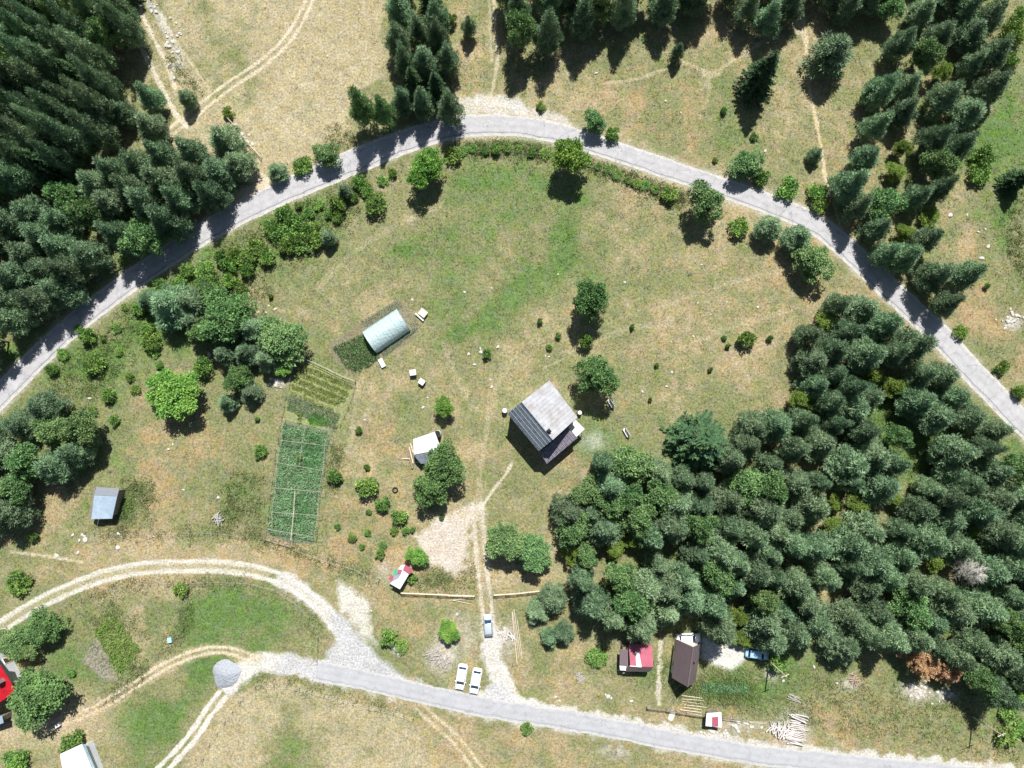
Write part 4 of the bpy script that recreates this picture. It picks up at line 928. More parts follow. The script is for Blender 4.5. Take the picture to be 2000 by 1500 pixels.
# ------------------------------------------------------------------ building materials
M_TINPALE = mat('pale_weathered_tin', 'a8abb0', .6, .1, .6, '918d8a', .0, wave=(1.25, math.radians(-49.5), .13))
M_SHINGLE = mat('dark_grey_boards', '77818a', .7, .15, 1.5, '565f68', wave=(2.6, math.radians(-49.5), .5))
M_PLANK = mat('grey_planks', '8d8791', .8, .15, 2, '66606c', wave=(1.1, math.radians(40), .45))
M_WALLW = mat('limewashed_wall', 'c9ccd0', .9, .08, 1)
M_STONEW = mat('stone_wall', 'a39c90', .9, .25, 2, bump=.5)
M_WOODW = mat('weathered_wood', '9c9182', .85, .2, 3, '7c7264', wave=(4, 0, .35))
M_BROWNROOF = mat('brown_tin', '706266', .45, .06, .6, wave=(1.6, math.radians(-84), .12), metal=.1)
M_RED = mat('red_tin', 'a85a6a', .5, .1, .8, wave=(2.4, math.radians(3), .22)); M_WHT = mat('white_sheet', 'd2d3d1', .5, .05, 1)
M_REDB = mat('bright_red_tile', 'c8202c', .5, .1, .8, 'a81a26', wave=(1.8, math.radians(30), .25))
M_GRN = mat('green_sheet', '3f9a80', .5, .08, 1); M_BLU = mat('pale_blue_corrugated_sheet', 'a9bcc8', .4, .08, .7, '93a7b6', wave=(3.0, math.radians(-9), .2))
M_BLK = mat('black_rubber', '1b1b1c', .7, .1, 4); M_GLASS = mat('dark_glass', '26384d', .08, .05, 1, spec=.8)
M_FRAME = mat('window_frame_paint', 'd9d6cc', .6, .05, 3); M_DOOR = mat('door_wood', '6b4b35', .7, .15, 3, wave=(5, 0, .3))
M_PIPE = mat('bleached_poles', 'a39e92', .8, .12, 3); M_POST = mat('old_fence_posts', '7b6f60', .9, .2, 4); M_WIRE = mat('fence_wire', '8c8c88', .5, .05, 3, metal=.4)
M_ROCK = mat('limestone', 'b4b0a9', .9, .18, 1.5, bump=.5); M_LOG = mat('bleached_log', 'c6b9a3', .85, .15, 2.5); M_CONC = mat('pale_concrete', 'c4bfb2', .9, .08, 1.5)
M_PALEW = mat('pale_split_wood', 'c4bdb8', .9, .25, 3)
M_PINK = mat('pink_plastic', 'd9a3b0', .5, .05, 2); M_CYAN = mat('pale_cyan_plastic', '9cd0d8', .5, .05, 2); M_METAL = mat('galvanised_metal', 'b8bcc0', .35, .08, 3, metal=.6)
M_BRICK = mat('chimney_brick', '8f7c72', .9, .2, 4)

def V3(x, y, z): return P(x, y, z)
def inset(pts, d):
    c = sum((Vector(p) for p in pts), Vector()) / len(pts); out = []
    for p in pts:
        v = Vector(p) - c; v.z = 0; out.append(Vector(p) - v.normalized() * d * 1.35)
    return out
def prism(mb, top):
    """walls from the ground to the given top points"""
    n_ = len(top); a = sum(top[i].x * top[(i + 1) % n_].y - top[(i + 1) % n_].x * top[i].y for i in range(n_))
    if a < 0: top = top[::-1]
    vs = [Vector((p.x, p.y, -.15)) for p in top] + [Vector(p) for p in top]
    fs = [tuple(range(n_))[::-1], tuple(range(n_, 2 * n_))] + [(i, (i + 1) % n_, n_ + (i + 1) % n_, n_ + i) for i in range(n_)]
    mb.add(vs, fs)
def ridge_caps(mb, a, b, w=.22): mb.bar(Vector(a) + Vector((0, 0, .03)), Vector(b) + Vector((0, 0, .03)), w, w, 6)
def window(parent, a, b, t, w, h, z, out=.03, door=False):
    """opening on the wall line a->b at fraction t"""
    a = Vector((a[0], a[1], 0)); b = Vector((b[0], b[1], 0)); d = (b - a).normalized(); nrm = Vector((d.y, -d.x, 0)); p = a.lerp(b, t); ang = math.atan2(d.y, d.x)
    fr = MB(); q = p + nrm * out
    for s_ in (-1, 1): fr.box((q.x + d.x * s_ * w / 2, q.y + d.y * s_ * w / 2, z + h / 2), (.09, .1, h + .09), ang)
    for zz in (z, z + h): fr.box((q.x, q.y, zz), (w - .09, .1, .09), ang)
    if door:
        f = MB().box((q.x, q.y, z + h / 2), (w - .1, .07, h - .1), ang).build('door', M_DOOR, parent)
        MB().box((q.x + d.x * w * .35 + nrm.x * .06, q.y + d.y * w * .35 + nrm.y * .06, z + h * .48), (.12, .05, .04), ang).build('handle', M_METAL, f)
        fr.build('frame', M_FRAME, f); return
    fr.box((q.x, q.y, z + h / 2), (.05, .09, h - .09), ang)
    wd = fr.build('window', M_FRAME, parent); MB().box((q.x, q.y, z + h / 2), (w - .1, .03, h - .1), ang).build('pane', M_GLASS, wd)

# ---- main farmhouse
R0, R1 = V3(1019, 785, 8.8), V3(1080, 859, 8.8)
SW0, SW1 = V3(991, 808, 6.0), V3(1052, 881, 6.0); NE0, NE1 = V3(1073, 743, 5.4), V3(1128, 815, 5.4)
base = (SW0 + SW1 + NE0 + NE1) / 4; base.z = 0
hse = empty('farmhouse', base, 0, 'large farmhouse with pale worn tin on one roof slope and dark boards on the other', 'house')
OFF = -base
def sh(mb):  # shift to parent space
    return mb
def local(mb, par):
    c = par.location; mb.v = [(x - c.x, y - c.y, z - c.z) for x, y, z in mb.v]; return mb
def seam_rows(mb, e0, e1, r0, r1, n_, w=.06, along=True):
    """raised battens on a roof plane"""
    e0, e1, r0, r1 = map(Vector, (e0, e1, r0, r1)); up = Vector((0, 0, .03))
    for i in range(1, n_):
        t = i / n_
        if along: mb.bar(e0.lerp(r0, t) + up, e1.lerp(r1, t) + up, w, w, 4)
        else: mb.bar(e0.lerp(e1, t) + up, r0.lerp(r1, t) + up, w, w, 4)
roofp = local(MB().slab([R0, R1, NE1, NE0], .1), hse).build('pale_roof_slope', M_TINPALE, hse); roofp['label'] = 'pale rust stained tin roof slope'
mb = MB(); seam_rows(mb, NE0, NE1, R0, R1, 12, .035, False); local(mb, hse).build('roof_seam', M_TINPALE, roofp)
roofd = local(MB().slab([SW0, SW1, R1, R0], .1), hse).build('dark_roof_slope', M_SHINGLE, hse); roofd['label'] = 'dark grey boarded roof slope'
mb = MB(); seam_rows(mb, SW0, SW1, R0, R1, 5, .07, True); seam_rows(mb, SW0, SW1, R0, R1, 22, .04, False); local(mb, hse).build('batten', mat('batten_grey', '8b959e', .8, .1, 3), roofd)
mb = MB(); ridge_caps(mb, R0, R1, .25); local(mb, hse).build('ridge_cap', M_METAL, hse)
# walls: gable prism under the roof
wl = inset([SW0, SW1, NE1, NE0], .32); rr0, rr1 = R0.lerp(R1, .045), R0.lerp(R1, .955); dn = Vector((0, 0, .16))
mb = MB(); q = [wl[0] - dn, wl[1] - dn, wl[2] - dn, wl[3] - dn]; bs = [Vector((p.x, p.y, -.15)) for p in q]
mb.add(bs + q + [rr0 - dn * 1.3, rr1 - dn * 1.3], [(0, 1, 5, 4), (1, 2, 6, 9, 5), (2, 3, 7, 6), (3, 0, 4, 8, 7), (4, 5, 9, 8), (6, 7, 8, 9), (3, 2, 1, 0)])
o_ = local(mb, hse).build('wall', M_WALLW, hse)
lc = [Vector((p.x - base.x, p.y - base.y, 0)) for p in wl]
for t in (.2, .5, .8):
    window(hse, lc[0], lc[1], t, 1.0, 1.3, 1.0); window(hse, lc[0], lc[1], t, .9, 1.1, 3.7)
window(hse, lc[2], lc[3], .3, 1.0, 1.3, 1.0); window(hse, lc[2], lc[3], .7, 1.0, 2.1, 0, door=True); window(hse, lc[3], lc[0], .5, 1.0, 1.3, 1.0); window(hse, lc[3], lc[0], .5, .9, 1.1, 4.0)
ch = P(1072, 842, 8.9) - base; ch.z = 8.45
c_ = MB().box(ch, (.55, .55, 1.3), math.radians(-50)).build('chimney', M_BRICK, hse); MB().box(ch + Vector((0, 0, .68)), (.7, .7, .1), math.radians(-50)).box(ch + Vector((0, 0, .9)), (.3, .3, .3), math.radians(-50)).build('chimney_cap', M_BLK, c_)
# lean-to
E0, E1, E2, E3 = V3(1054, 884, 4.5), V3(1109, 836, 4.5), V3(1128, 855, 3.5), V3(1068, 906, 3.5)
lt = local(MB().slab([E0, E1, E2, E3], .09), hse).build('lean_to_roof', M_PLANK, hse); lt['label'] = 'grey plank roof of the lean-to'
mb = MB(); seam_rows(mb, E0, E1, E3, E2, 13, .05, False); local(mb, hse).build('batten', M_PLANK, lt)
mb = MB(); tp = [p - dn for p in inset([E0, E1, E2, E3], .22)]; prism(mb, tp); local(mb, hse).build('lean_to_wall', M_WOODW, hse)
# white porch slab
Q = [V3(1110, 835, 2.7), V3(1124, 820, 2.7), V3(1142, 838, 2.7), V3(1126, 853, 2.7)]
pr = local(MB().slab(Q, .12), hse).build('porch_roof', M_WHT, hse); mb = MB()
for p in inset(Q, .15): mb.bar((p.x, p.y, -.1), (p.x, p.y, 2.6), .12, .12, 6)
local(mb, hse).build('porch_post', M_WOODW, pr)
def barrel(x, y, label, m, r=.45, h=.9, name='water_barrel', cat='barrel'):
    b_ = P(x, y, h / 2); t = empty(name, (b_.x, b_.y, 0), 0, label, cat)
    MB().rev((0, 0, 0), [(r * .92, 0), (r, h * .15), (r * 1.03, h * .5), (r, h * .85), (r * .92, h)], 14).build('drum', m, t, smooth=False)
    MB().rev((0, 0, h), [(r * .9, .002), (r * .9, .05), (r * .2, .06)], 14).build('lid', M_BLK if m is M_WHT else M_WHT, t); return t
barrel(986, 802, 'white topped barrel against the left corner of the grey roofed house', M_BLK, .5, 1.2)
barrel(1132, 806, 'dark barrel by the right corner of the grey roofed house', M_METAL, .4, 1.0)

# ---- simple sheds: roof polygon pieces over a wall prism
def shed(name, label, cat, pieces, foot, walls=M_WOODW, th=.07, hz=None, openings=()):
    """pieces: (part name, material, [(px,py,z)...]); foot: wall top outline [(px,py,z)]"""
    F_ = [V3(*p) for p in foot]; c = sum(F_, Vector()) / len(F_); c.z = 0
    t = empty(name, c, 0, label, cat); 
    for i, (pn, m, pts) in enumerate(pieces):
        q = [V3(*p) + Vector((0, 0, .003 * i)) for p in pts]; r_ = local(MB().slab(q, th), t).build(pn, m, t)
    mb = MB(); prism(mb, [p - Vector((0, 0, th + .08)) for p in inset(F_, .2)]); local(mb, t).build('wall', walls, t)
    L_ = [Vector((p.x - c.x, p.y - c.y, 0)) for p in inset(F_, .2)]
    ar = sum(L_[i].x * L_[(i + 1) % len(L_)].y - L_[(i + 1) % len(L_)].x * L_[i].y for i in range(len(L_)))
    if ar < 0: L_ = L_[::-1]
    for e, tt, w, h, z, dr in openings: window(t, L_[e % len(L_)], L_[(e + 1) % len(L_)], tt, w, h, z, door=dr)
    return t
s1 = shed('garden_shed', 'small shed with a white sheet roof half hidden under the large tree', 'shed',
     [('white_roof', M_WHT, [(807, 858, 2.9), (849, 843, 2.9), (862, 878, 2.3), (808, 888, 2.3)]), ('dark_roof', M_SHINGLE, [(808, 889, 2.25), (862, 879, 2.25), (866, 902, 2.0), (822, 906, 2.0)])],
     [(808, 859, 2.7), (849, 845, 2.7), (863, 895, 2.05), (822, 900, 2.05)], openings=[(0, .5, .8, 1.8, 0, True)])
barrel(855, 847, 'white tank standing at the right corner of the white roofed shed', M_WHT, .65, 1.8, 'water_tank', 'tank')
t = empty('plank_stack', P(803, 893, 0), 0, 'weathered planks leaning along the left wall of the white roofed shed', 'planks')
for i, (x0, y0, x1, y1) in enumerate([(795, 876, 806, 915), (799, 872, 807, 905), (802, 866, 807, 884), (785, 896, 801, 896)]):
    a, b_ = P(x0, y0, .1), P(x1, y1, .25); a -= t.location; b_ -= t.location; MB().bar(a, b_, .28 if i < 1 else .16, None, 4).build('plank', M_LOG if i else M_WOODW, t)
s2 = shed('corrugated_shed', 'old shed with pale blue corrugated sheets on its roof beside the left wood', 'shed',
     [('upper_roof_sheet', M_METAL, [(188, 951, 3.1), (233, 954, 3.0), (229, 969, 2.9), (184, 967, 3.0)]), ('lower_roof_sheet', M_BLU, [(184, 966, 2.95), (229, 968, 2.85), (219, 1013, 2.2), (178, 1014, 2.3)]), ('side_board', M_WOODW, [(184, 950, 3.0), (187, 952, 3.12), (178, 1014, 2.32), (172, 1010, 2.0)])],
     [(187, 953, 2.9), (231, 956, 2.8), (219, 1010, 2.1), (178, 1011, 2.2)], openings=[(2, .5, .9, 1.7, 0, True)])
mb = MB(); mb.bar(P(193, 1014, 2.3) - s2.location, P(190, 1027, .2) - s2.location, .1, .1, 5); mb.build('prop_pole', M_PIPE, s2)
s3 = shed('patchwork_shed', 'little shed whose roof is patched with white, red and green sheets', 'shed',
     [('white_roof_sheet', M_WHT, [(790, 1108, 2.35), (803, 1114, 2.3), (781, 1151, 2.3), (762, 1140, 2.35)]),
      ('red_roof_sheet', M_RED, [(792, 1103, 2.5), (807, 1113, 2.45), (800, 1122, 2.45), (787, 1113, 2.5)]), ('red_roof_sheet', M_RED, [(778, 1112, 2.5), (785, 1114, 2.5), (782, 1122, 2.5), (776, 1119, 2.5)]),
      ('green_roof_sheet', M_GRN, [(771, 1112, 2.5), (777, 1114, 2.5), (774, 1124, 2.5), (767, 1121, 2.5)]), ('red_roof_sheet', M_RED, [(763, 1124, 2.5), (769, 1125, 2.5), (766, 1135, 2.5), (758, 1131, 2.5)]),
      ('white_roof_sheet', M_WHT, [(783, 1104, 2.4), (791, 1103, 2.4), (787, 1113, 2.4), (778, 1112, 2.4)]), ('grey_roof_sheet', M_METAL, [(769, 1124, 2.42), (783, 1120, 2.42), (779, 1128, 2.42), (765, 1136, 2.42)])],
     [(786, 1106, 2.3), (803, 1115, 2.3), (782, 1150, 2.2), (762, 1138, 2.2)], openings=[(0, .5, .8, 1.7, 0, True)])
# red roofed shed in front of the big wood
s4 = shed('red_roofed_shed', 'shed with a red and white sheet roof at the foot of the big wood', 'shed',
     [('red_roof_slope', M_RED, [(1228, 1257, 2.7), (1273, 1260, 2.7), (1276, 1303, 3.9), (1231, 1301, 3.9)]), ('white_roof_strip', M_WHT, [(1241, 1273, 3.16), (1248, 1273, 3.16), (1253, 1302, 3.98), (1243, 1302, 3.98)]), ('white_edge_strip', M_WHT, [(1230, 1300, 3.93), (1253, 1302, 3.97), (1253, 1303.5, 3.97), (1230, 1301.5, 3.93)]),
      ('brown_roof_slope', M_BROWNROOF, [(1226, 1301, 3.85), (1276, 1303, 3.85), (1268, 1312.5, 2.5), (1222, 1311.5, 2.5)]), ('lean_to_roof', M_BROWNROOF, [(1211, 1268, 2.3), (1227, 1270, 2.8), (1225, 1300, 2.8), (1210, 1299, 2.3)]), ('white_lean_to_patch', M_WHT, [(1210, 1300, 2.3), (1223, 1301, 2.6), (1223, 1310, 2.6), (1211, 1309, 2.3)])],
     [(1214, 1262, 2.3), (1271, 1262, 2.5), (1267, 1308, 2.4), (1213, 1307, 2.3)], openings=[(0, .4, .9, 1.8, 0, True)])
# brown steep-roofed cabin
B0, B1 = V3(1354, 1264, 6.2), V3(1343, 1342, 6.2); WL0, WL1 = V3(1322, 1249, 2.4), V3(1312, 1323.5, 2.4); WR0, WR1 = V3(1368.5, 1257, 2.4), V3(1358.6, 1332, 2.4)
c = (WL0 + WL1 + WR0 + WR1) / 4; c.z = 0
cab = empty('brown_cabin', c, 0, 'cabin with a steep plain brown tin roof in front of the big wood', 'house')
rf = local(MB().slab([WL0, WL1, B1, B0], .1), cab).build('left_roof_slope', M_BROWNROOF, cab); rf2 = local(MB().slab([B0, B1, WR1, WR0], .1), cab).build('right_roof_slope', M_BROWNROOF, cab)
vp = P(1354, 1293, 4.6) - c; MB().bar(vp - Vector((0, 0, .4)), vp + Vector((0, 0, .7)), .3, .3, 8).build('flue_pipe', M_BLK, rf2)
mb = MB(); ridge_caps(mb, B0, B1, .2); local(mb, cab).build('ridge_cap', M_BROWNROOF, cab)
wl = inset([WL0, WL1, WR1, WR0], .3); rr0, rr1 = B0.lerp(B1, .05), B0.lerp(B1, .95); q = [p - dn for p in wl]; bs = [Vector((p.x, p.y, -.15)) for p in q]; mb = MB()
mb.add(bs + q + [rr0 - dn * 2, rr1 - dn * 2], [(0, 1, 5, 4), (1, 2, 6, 9, 5), (2, 3, 7, 6), (3, 0, 4, 8, 7), (4, 5, 9, 8), (6, 7, 8, 9), (3, 2, 1, 0)])
local(mb, cab).build('wall', mat('cabin_plaster', 'd8d2c4', .9, .06, 1), cab)
lc = [Vector((p.x - c.x, p.y - c.y, 0)) for p in wl]
window(cab, lc[1], lc[2], .5, .9, 2.0, 0, door=True); window(cab, lc[1], lc[2], .2, .7, .9, 1); window(cab, lc[0], lc[1], .3, .8, .9, 1.0); window(cab, lc[0], lc[1], .7, .8, .9, 1.0); window(cab, lc[3], lc[0], .5, .8, .9, 1.0)
# kiosk by the lower lane
s5 = shed('roadside_stall', 'tiny hut with a white and red sheet roof on the rail fence above the lane', 'hut',
     [('white_roof_sheet', M_WHT, [(1380, 1393, 2.2), (1409, 1391, 2.2), (1410, 1421, 2.0), (1378, 1418, 2.0)]), ('red_roof_sheet', M_RED, [(1391, 1401, 2.24), (1403, 1400, 2.24), (1403, 1419, 2.1), (1391, 1419, 2.1)])],
     [(1382, 1395, 2.1), (1408, 1393, 2.1), (1408, 1418, 2), (1380, 1416, 2)], openings=[(0, .5, .7, 1.6, 0, True)])
# lower left buildings
s6 = shed('red_roofed_house', 'house with a bright red roof cut off by the left edge of the view', 'house',
     [('red_roof_slope', M_REDB, [(-90, 1350, 6.0), (-4, 1292, 6.0), (32, 1350, 4.2), (-50, 1405, 4.2)]), ('red_roof_slope', M_REDB, [(-90, 1350, 5.99), (-8, 1296, 5.99), (-40, 1240, 4.2), (-122, 1294, 4.2)])],
     [(-38, 1246, 4.1), (22, 1352, 4.1), (-52, 1400, 4.1), (-118, 1294, 4.1)], M_WALLW, openings=[(0, .5, 1, 1.2, 1, False), (1, .5, 1, 1.2, 1, False), (2, .5, 1, 2, 0, True)])
MB().box(P(0, 1331, 5.6) - s6.location, (.9, .7, 1.5), math.radians(30)).build('chimney', M_METAL, s6)
s7 = shed('white_roofed_outbuilding', 'outbuilding with a bright white roof and pale blue edge at the bottom left', 'outbuilding',
     [('white_roof_slope', M_WHT, [(117, 1473, 3.4), (160, 1453, 3.4), (185, 1515, 2.9), (128, 1540, 2.9)]), ('blue_roof_edge', M_BLU, [(161, 1453, 3.35), (166, 1454, 2.9), (193, 1518, 2.5), (186, 1516, 2.85)])],
     [(121, 1477, 3.2), (161, 1458, 3.2), (186, 1516, 2.8), (130, 1537, 2.8)], M_WALLW, openings=[(0, .5, .9, 1.9, 0, True)])
s8 = shed('blue_lean_to', 'pale blue roofed lean-to in the shade of the big tree at the left edge', 'shed', [('roof_sheet', M_BLU, [(-30, 1405, 3.0), (4, 1398, 3.0), (7, 1412, 2.6), (-30, 1425, 2.6)])], [(-28, 1407, 2.9), (3, 1400, 2.9), (5, 1411, 2.6), (-28, 1423, 2.6)])

# ---- greenhouse tunnel
a0, a1 = P(710, 648, 0), P(737, 690, 0); b0, b1 = P(776, 604, 0), P(802, 645, 0)
c = (a0 + a1 + b0 + b1) / 4
gh = empty('greenhouse', c, 0, 'arched tunnel greenhouse covered in pale blue white film amid crop rows', 'greenhouse')
film, n, b = newmat('greenhouse_film'); b.inputs['Base Color'].default_value = (*lin('bccfd0'), 1); b.inputs['Roughness'].default_value = .33; b.inputs['Specular IOR Level'].default_value = .6
tc = n.nodes.new('ShaderNodeTexCoord'); wv = n.nodes.new('ShaderNodeTexNoise'); wv.inputs['Scale'].default_value = 2.2; wv.inputs['Detail'].default_value = 3; n.links.new(tc.outputs['Object'], wv.inputs[0])
bp = n.nodes.new('ShaderNodeBump'); bp.inputs['Strength'].default_value = .9; bp.inputs['Distance'].default_value = .2; n.links.new(wv.outputs[0], bp.inputs['Height']); n.links.new(bp.outputs[0], b.inputs['Normal'])
tb = n.nodes.new('ShaderNodeBsdfTranslucent'); tb.inputs[0].default_value = (*lin('cfe6e2'), 1); ms = n.nodes.new('ShaderNodeMixShader'); ms.inputs[0].default_value = .3
n.links.new(b.outputs[0], ms.inputs[1]); n.links.new(tb.outputs[0], ms.inputs[2]); n.links.new(ms.outputs[0], n.nodes['Material Output'].inputs[0])
HG = 2.5; K = 15
def arch(pa, pb, k=K, grow=0.0):
    out = []
    for i in range(k):
        t = math.pi * i / (k - 1); out.append(pa.lerp(pb, .5 - (.5 + grow / 8) * math.cos(t)) + Vector((0, 0, (HG + grow) * math.sin(t) ** .8)) - c)
    return out
vs = []; fs = []; NS = 13
for j in range(NS):
    t = j / (NS - 1); sag = -.02 if j % 2 else .03; vs += arch(a0.lerp(b0, t), a1.lerp(b1, t), K, sag)
for j in range(NS - 1):
    for i in range(K - 1): fs.append((j * K + i, j * K + i + 1, (j + 1) * K + i + 1, (j + 1) * K + i))
m_ = MB().add(vs, fs).build('film_cover', film, gh, smooth=True)
mb = MB()
for j in range(0, NS, 3):
    t = j / (NS - 1); ar = arch(a0.lerp(b0, t), a1.lerp(b1, t), K, -.06)
    for i in range(K - 1): mb.bar(ar[i], ar[i + 1], .05, .05, 5)
mb.build('hoop', M_METAL, gh)
mb = MB()
for j in range(NS):
    ar = arch(a0.lerp(b0, j / (NS - 1)), a1.lerp(b1, j / (NS - 1)), K, .035)
    for i in range(K - 1): mb.bar(ar[i], ar[i + 1], .035, .035, 4)
mb.build('strap', film, gh)
for pa, pb, nm in ((b0, b1, 'far_end_sheet'), (a0, a1, 'near_end_sheet')):
    ar = arch(pa, pb, K, -.1)
    if nm == 'near_end_sheet': ar = ar[:5] + [ar[4] * 1 + (ar[10] - ar[4]) * .01] + []; 
    if nm == 'far_end_sheet': MB().add([v for v in ar], [tuple(range(K))]).build('end_sheet', film, gh)
dm = MB(); p_ = a0.lerp(a1, .5) - c; dv = (a1 - a0).normalized()
for s_ in (-1, 1): dm.bar(p_ + dv * s_ * .6, p_ + dv * s_ * .6 + Vector((0, 0, 2.0)), .07, .07, 4)
dm.bar(p_ - dv * .6 + Vector((0, 0, 2)), p_ + dv * .6 + Vector((0, 0, 2)), .07, .07, 4); dm.build('door_frame', M_PIPE, gh)

# ---- small furniture and boxes
def crate(name, x, y, w, d, h, ang, m, label, cat, lid=True, group=None, top=None):
    p = P(x, y, h / 2); t = empty(name, (p.x, p.y, 0), math.radians(ang), label, cat, group)
    MB().box((0, 0, h * .5 - .02), (w * .94, d * .94, h - .1)).build('box', m, t, bevel=.02)
    if lid: MB().box((0, 0, h - .03), (w, d, .07)).build('lid', top or m, t, bevel=.02)
    mb = MB()
    for i in (-1, 1):
        for j in (-1, 1): mb.box((i * w * .42, j * d * .42, .02), (.08, .08, .14))
    mb.build('feet', M_POST, t); return t
crate('beehive', 807, 728, 1.15, 1.05, 1.1, 8, M_WHT, 'white box hive in the yard, upper left one of the pair', 'beehive', group='white box hives')
crate('beehive', 824, 746, 1.1, 1.0, .9, -35, M_WHT, 'white box hive in the yard, lower right one of the pair', 'beehive', group='white box hives')
crate('trough', 746, 709, .85, 1.7, .4, 28, M_CONC, 'pale rectangular trough lying below the greenhouse plot', 'trough', top=M_WHT)
def table(x, y, w, d, h, ang, m, label, cat='table', name='table'):
    p = P(x, y, h); t = empty(name, (p.x, p.y, 0), math.radians(ang), label, cat)
    mb = MB(); k = max(2, int(d / .16))
    for i in range(k): mb.box((0, -d / 2 + d * (i + .5) / k, h), (w, d / k - .02, .05))
    mb.build('tabletop' if cat == 'table' else 'seat', m, t)
    for i in (-1, 1):
        for j in (-1, 1): MB().box((i * w * .42, j * d * .38, h / 2 - .03), (.08, .08, h - .02)).build('leg', m, t)
table(826, 611, 1.3, 1.5, .72, 52, M_CONC, 'pale square table in the grass right of the greenhouse')
table(819, 619, 2.1, .28, .42, -42, M_WHT, 'narrow white bench beside the pale square table', 'bench', 'bench')
def lounger(x, y, ang, label, slats):
    """upright board seen nearly edge on, with splayed legs"""
    p = P(x, y, .6); t = empty('garden_chair', (p.x, p.y, 0), math.radians(ang), label, 'chair')
    MB().box((0, 0, .45), (1.7, .5, .05)).build('seat', M_WHT, t)
    mb = MB(); k = 3 if slats else 1
    for i in range(k): mb.box((-(.85) + 1.7 * (i + .5) / k, .28, .92), (1.7 / k - (.1 if slats else 0), .06, .9))
    mb.build('backrest', M_WHT, t)
    for i in (-1, 1):
        for j in (-1, 1): MB().box((i * .75, j * .2, .21), (.08, .08, .44)).build('leg', M_WHT, t)
lounger(1193, 788, -60, 'white garden bench right of the shaded tree by the house', False)
lounger(1223, 845, -60, 'white slatted garden bench above the bright bush at the wood corner', True)
crate('crate', 1086, 990, .9, 1.0, .6, 20, M_PINK, 'pink plastic crate at the left edge of the big wood', 'crate')
crate('plastic_tub', 332, 1250, .7, .9, .5, 10, M_CYAN, 'pale cyan tub beside the wire fence bend in the lower left', 'tub')
crate('white_box', 113, 1416, .9, .7, .7, 30, M_WHT, 'white box in the shadow below the big tree at lower left', 'box')
crate('boundary_slab', 1312, 1398, 1.0, 1.9, .12, -25, M_CONC, 'flat pale slab lying between the rail fence and the lane', 'slab', lid=False)
t = empty('tyre_ring', P(772, 957, 0), 0, 'old tyre lying flat in the dry grass right of the long garden', 'tyre')
mb = MB(); R_, r_ = .45, .11; vs = []; fs = []
for i in range(18):
    for j in range(8):
        a = 6.283 * i / 18; q = 6.283 * j / 8; vs.append(((R_ + r_ * math.cos(q)) * math.cos(a), (R_ + r_ * math.cos(q)) * math.sin(a), r_ + r_ * math.sin(q))); fs.append((i * 8 + j, ((i + 1) % 18) * 8 + j, ((i + 1) % 18) * 8 + (j + 1) % 8, i * 8 + (j + 1) % 8))
MB().add(vs, fs).build('tyre', M_BLK, t, smooth=True)

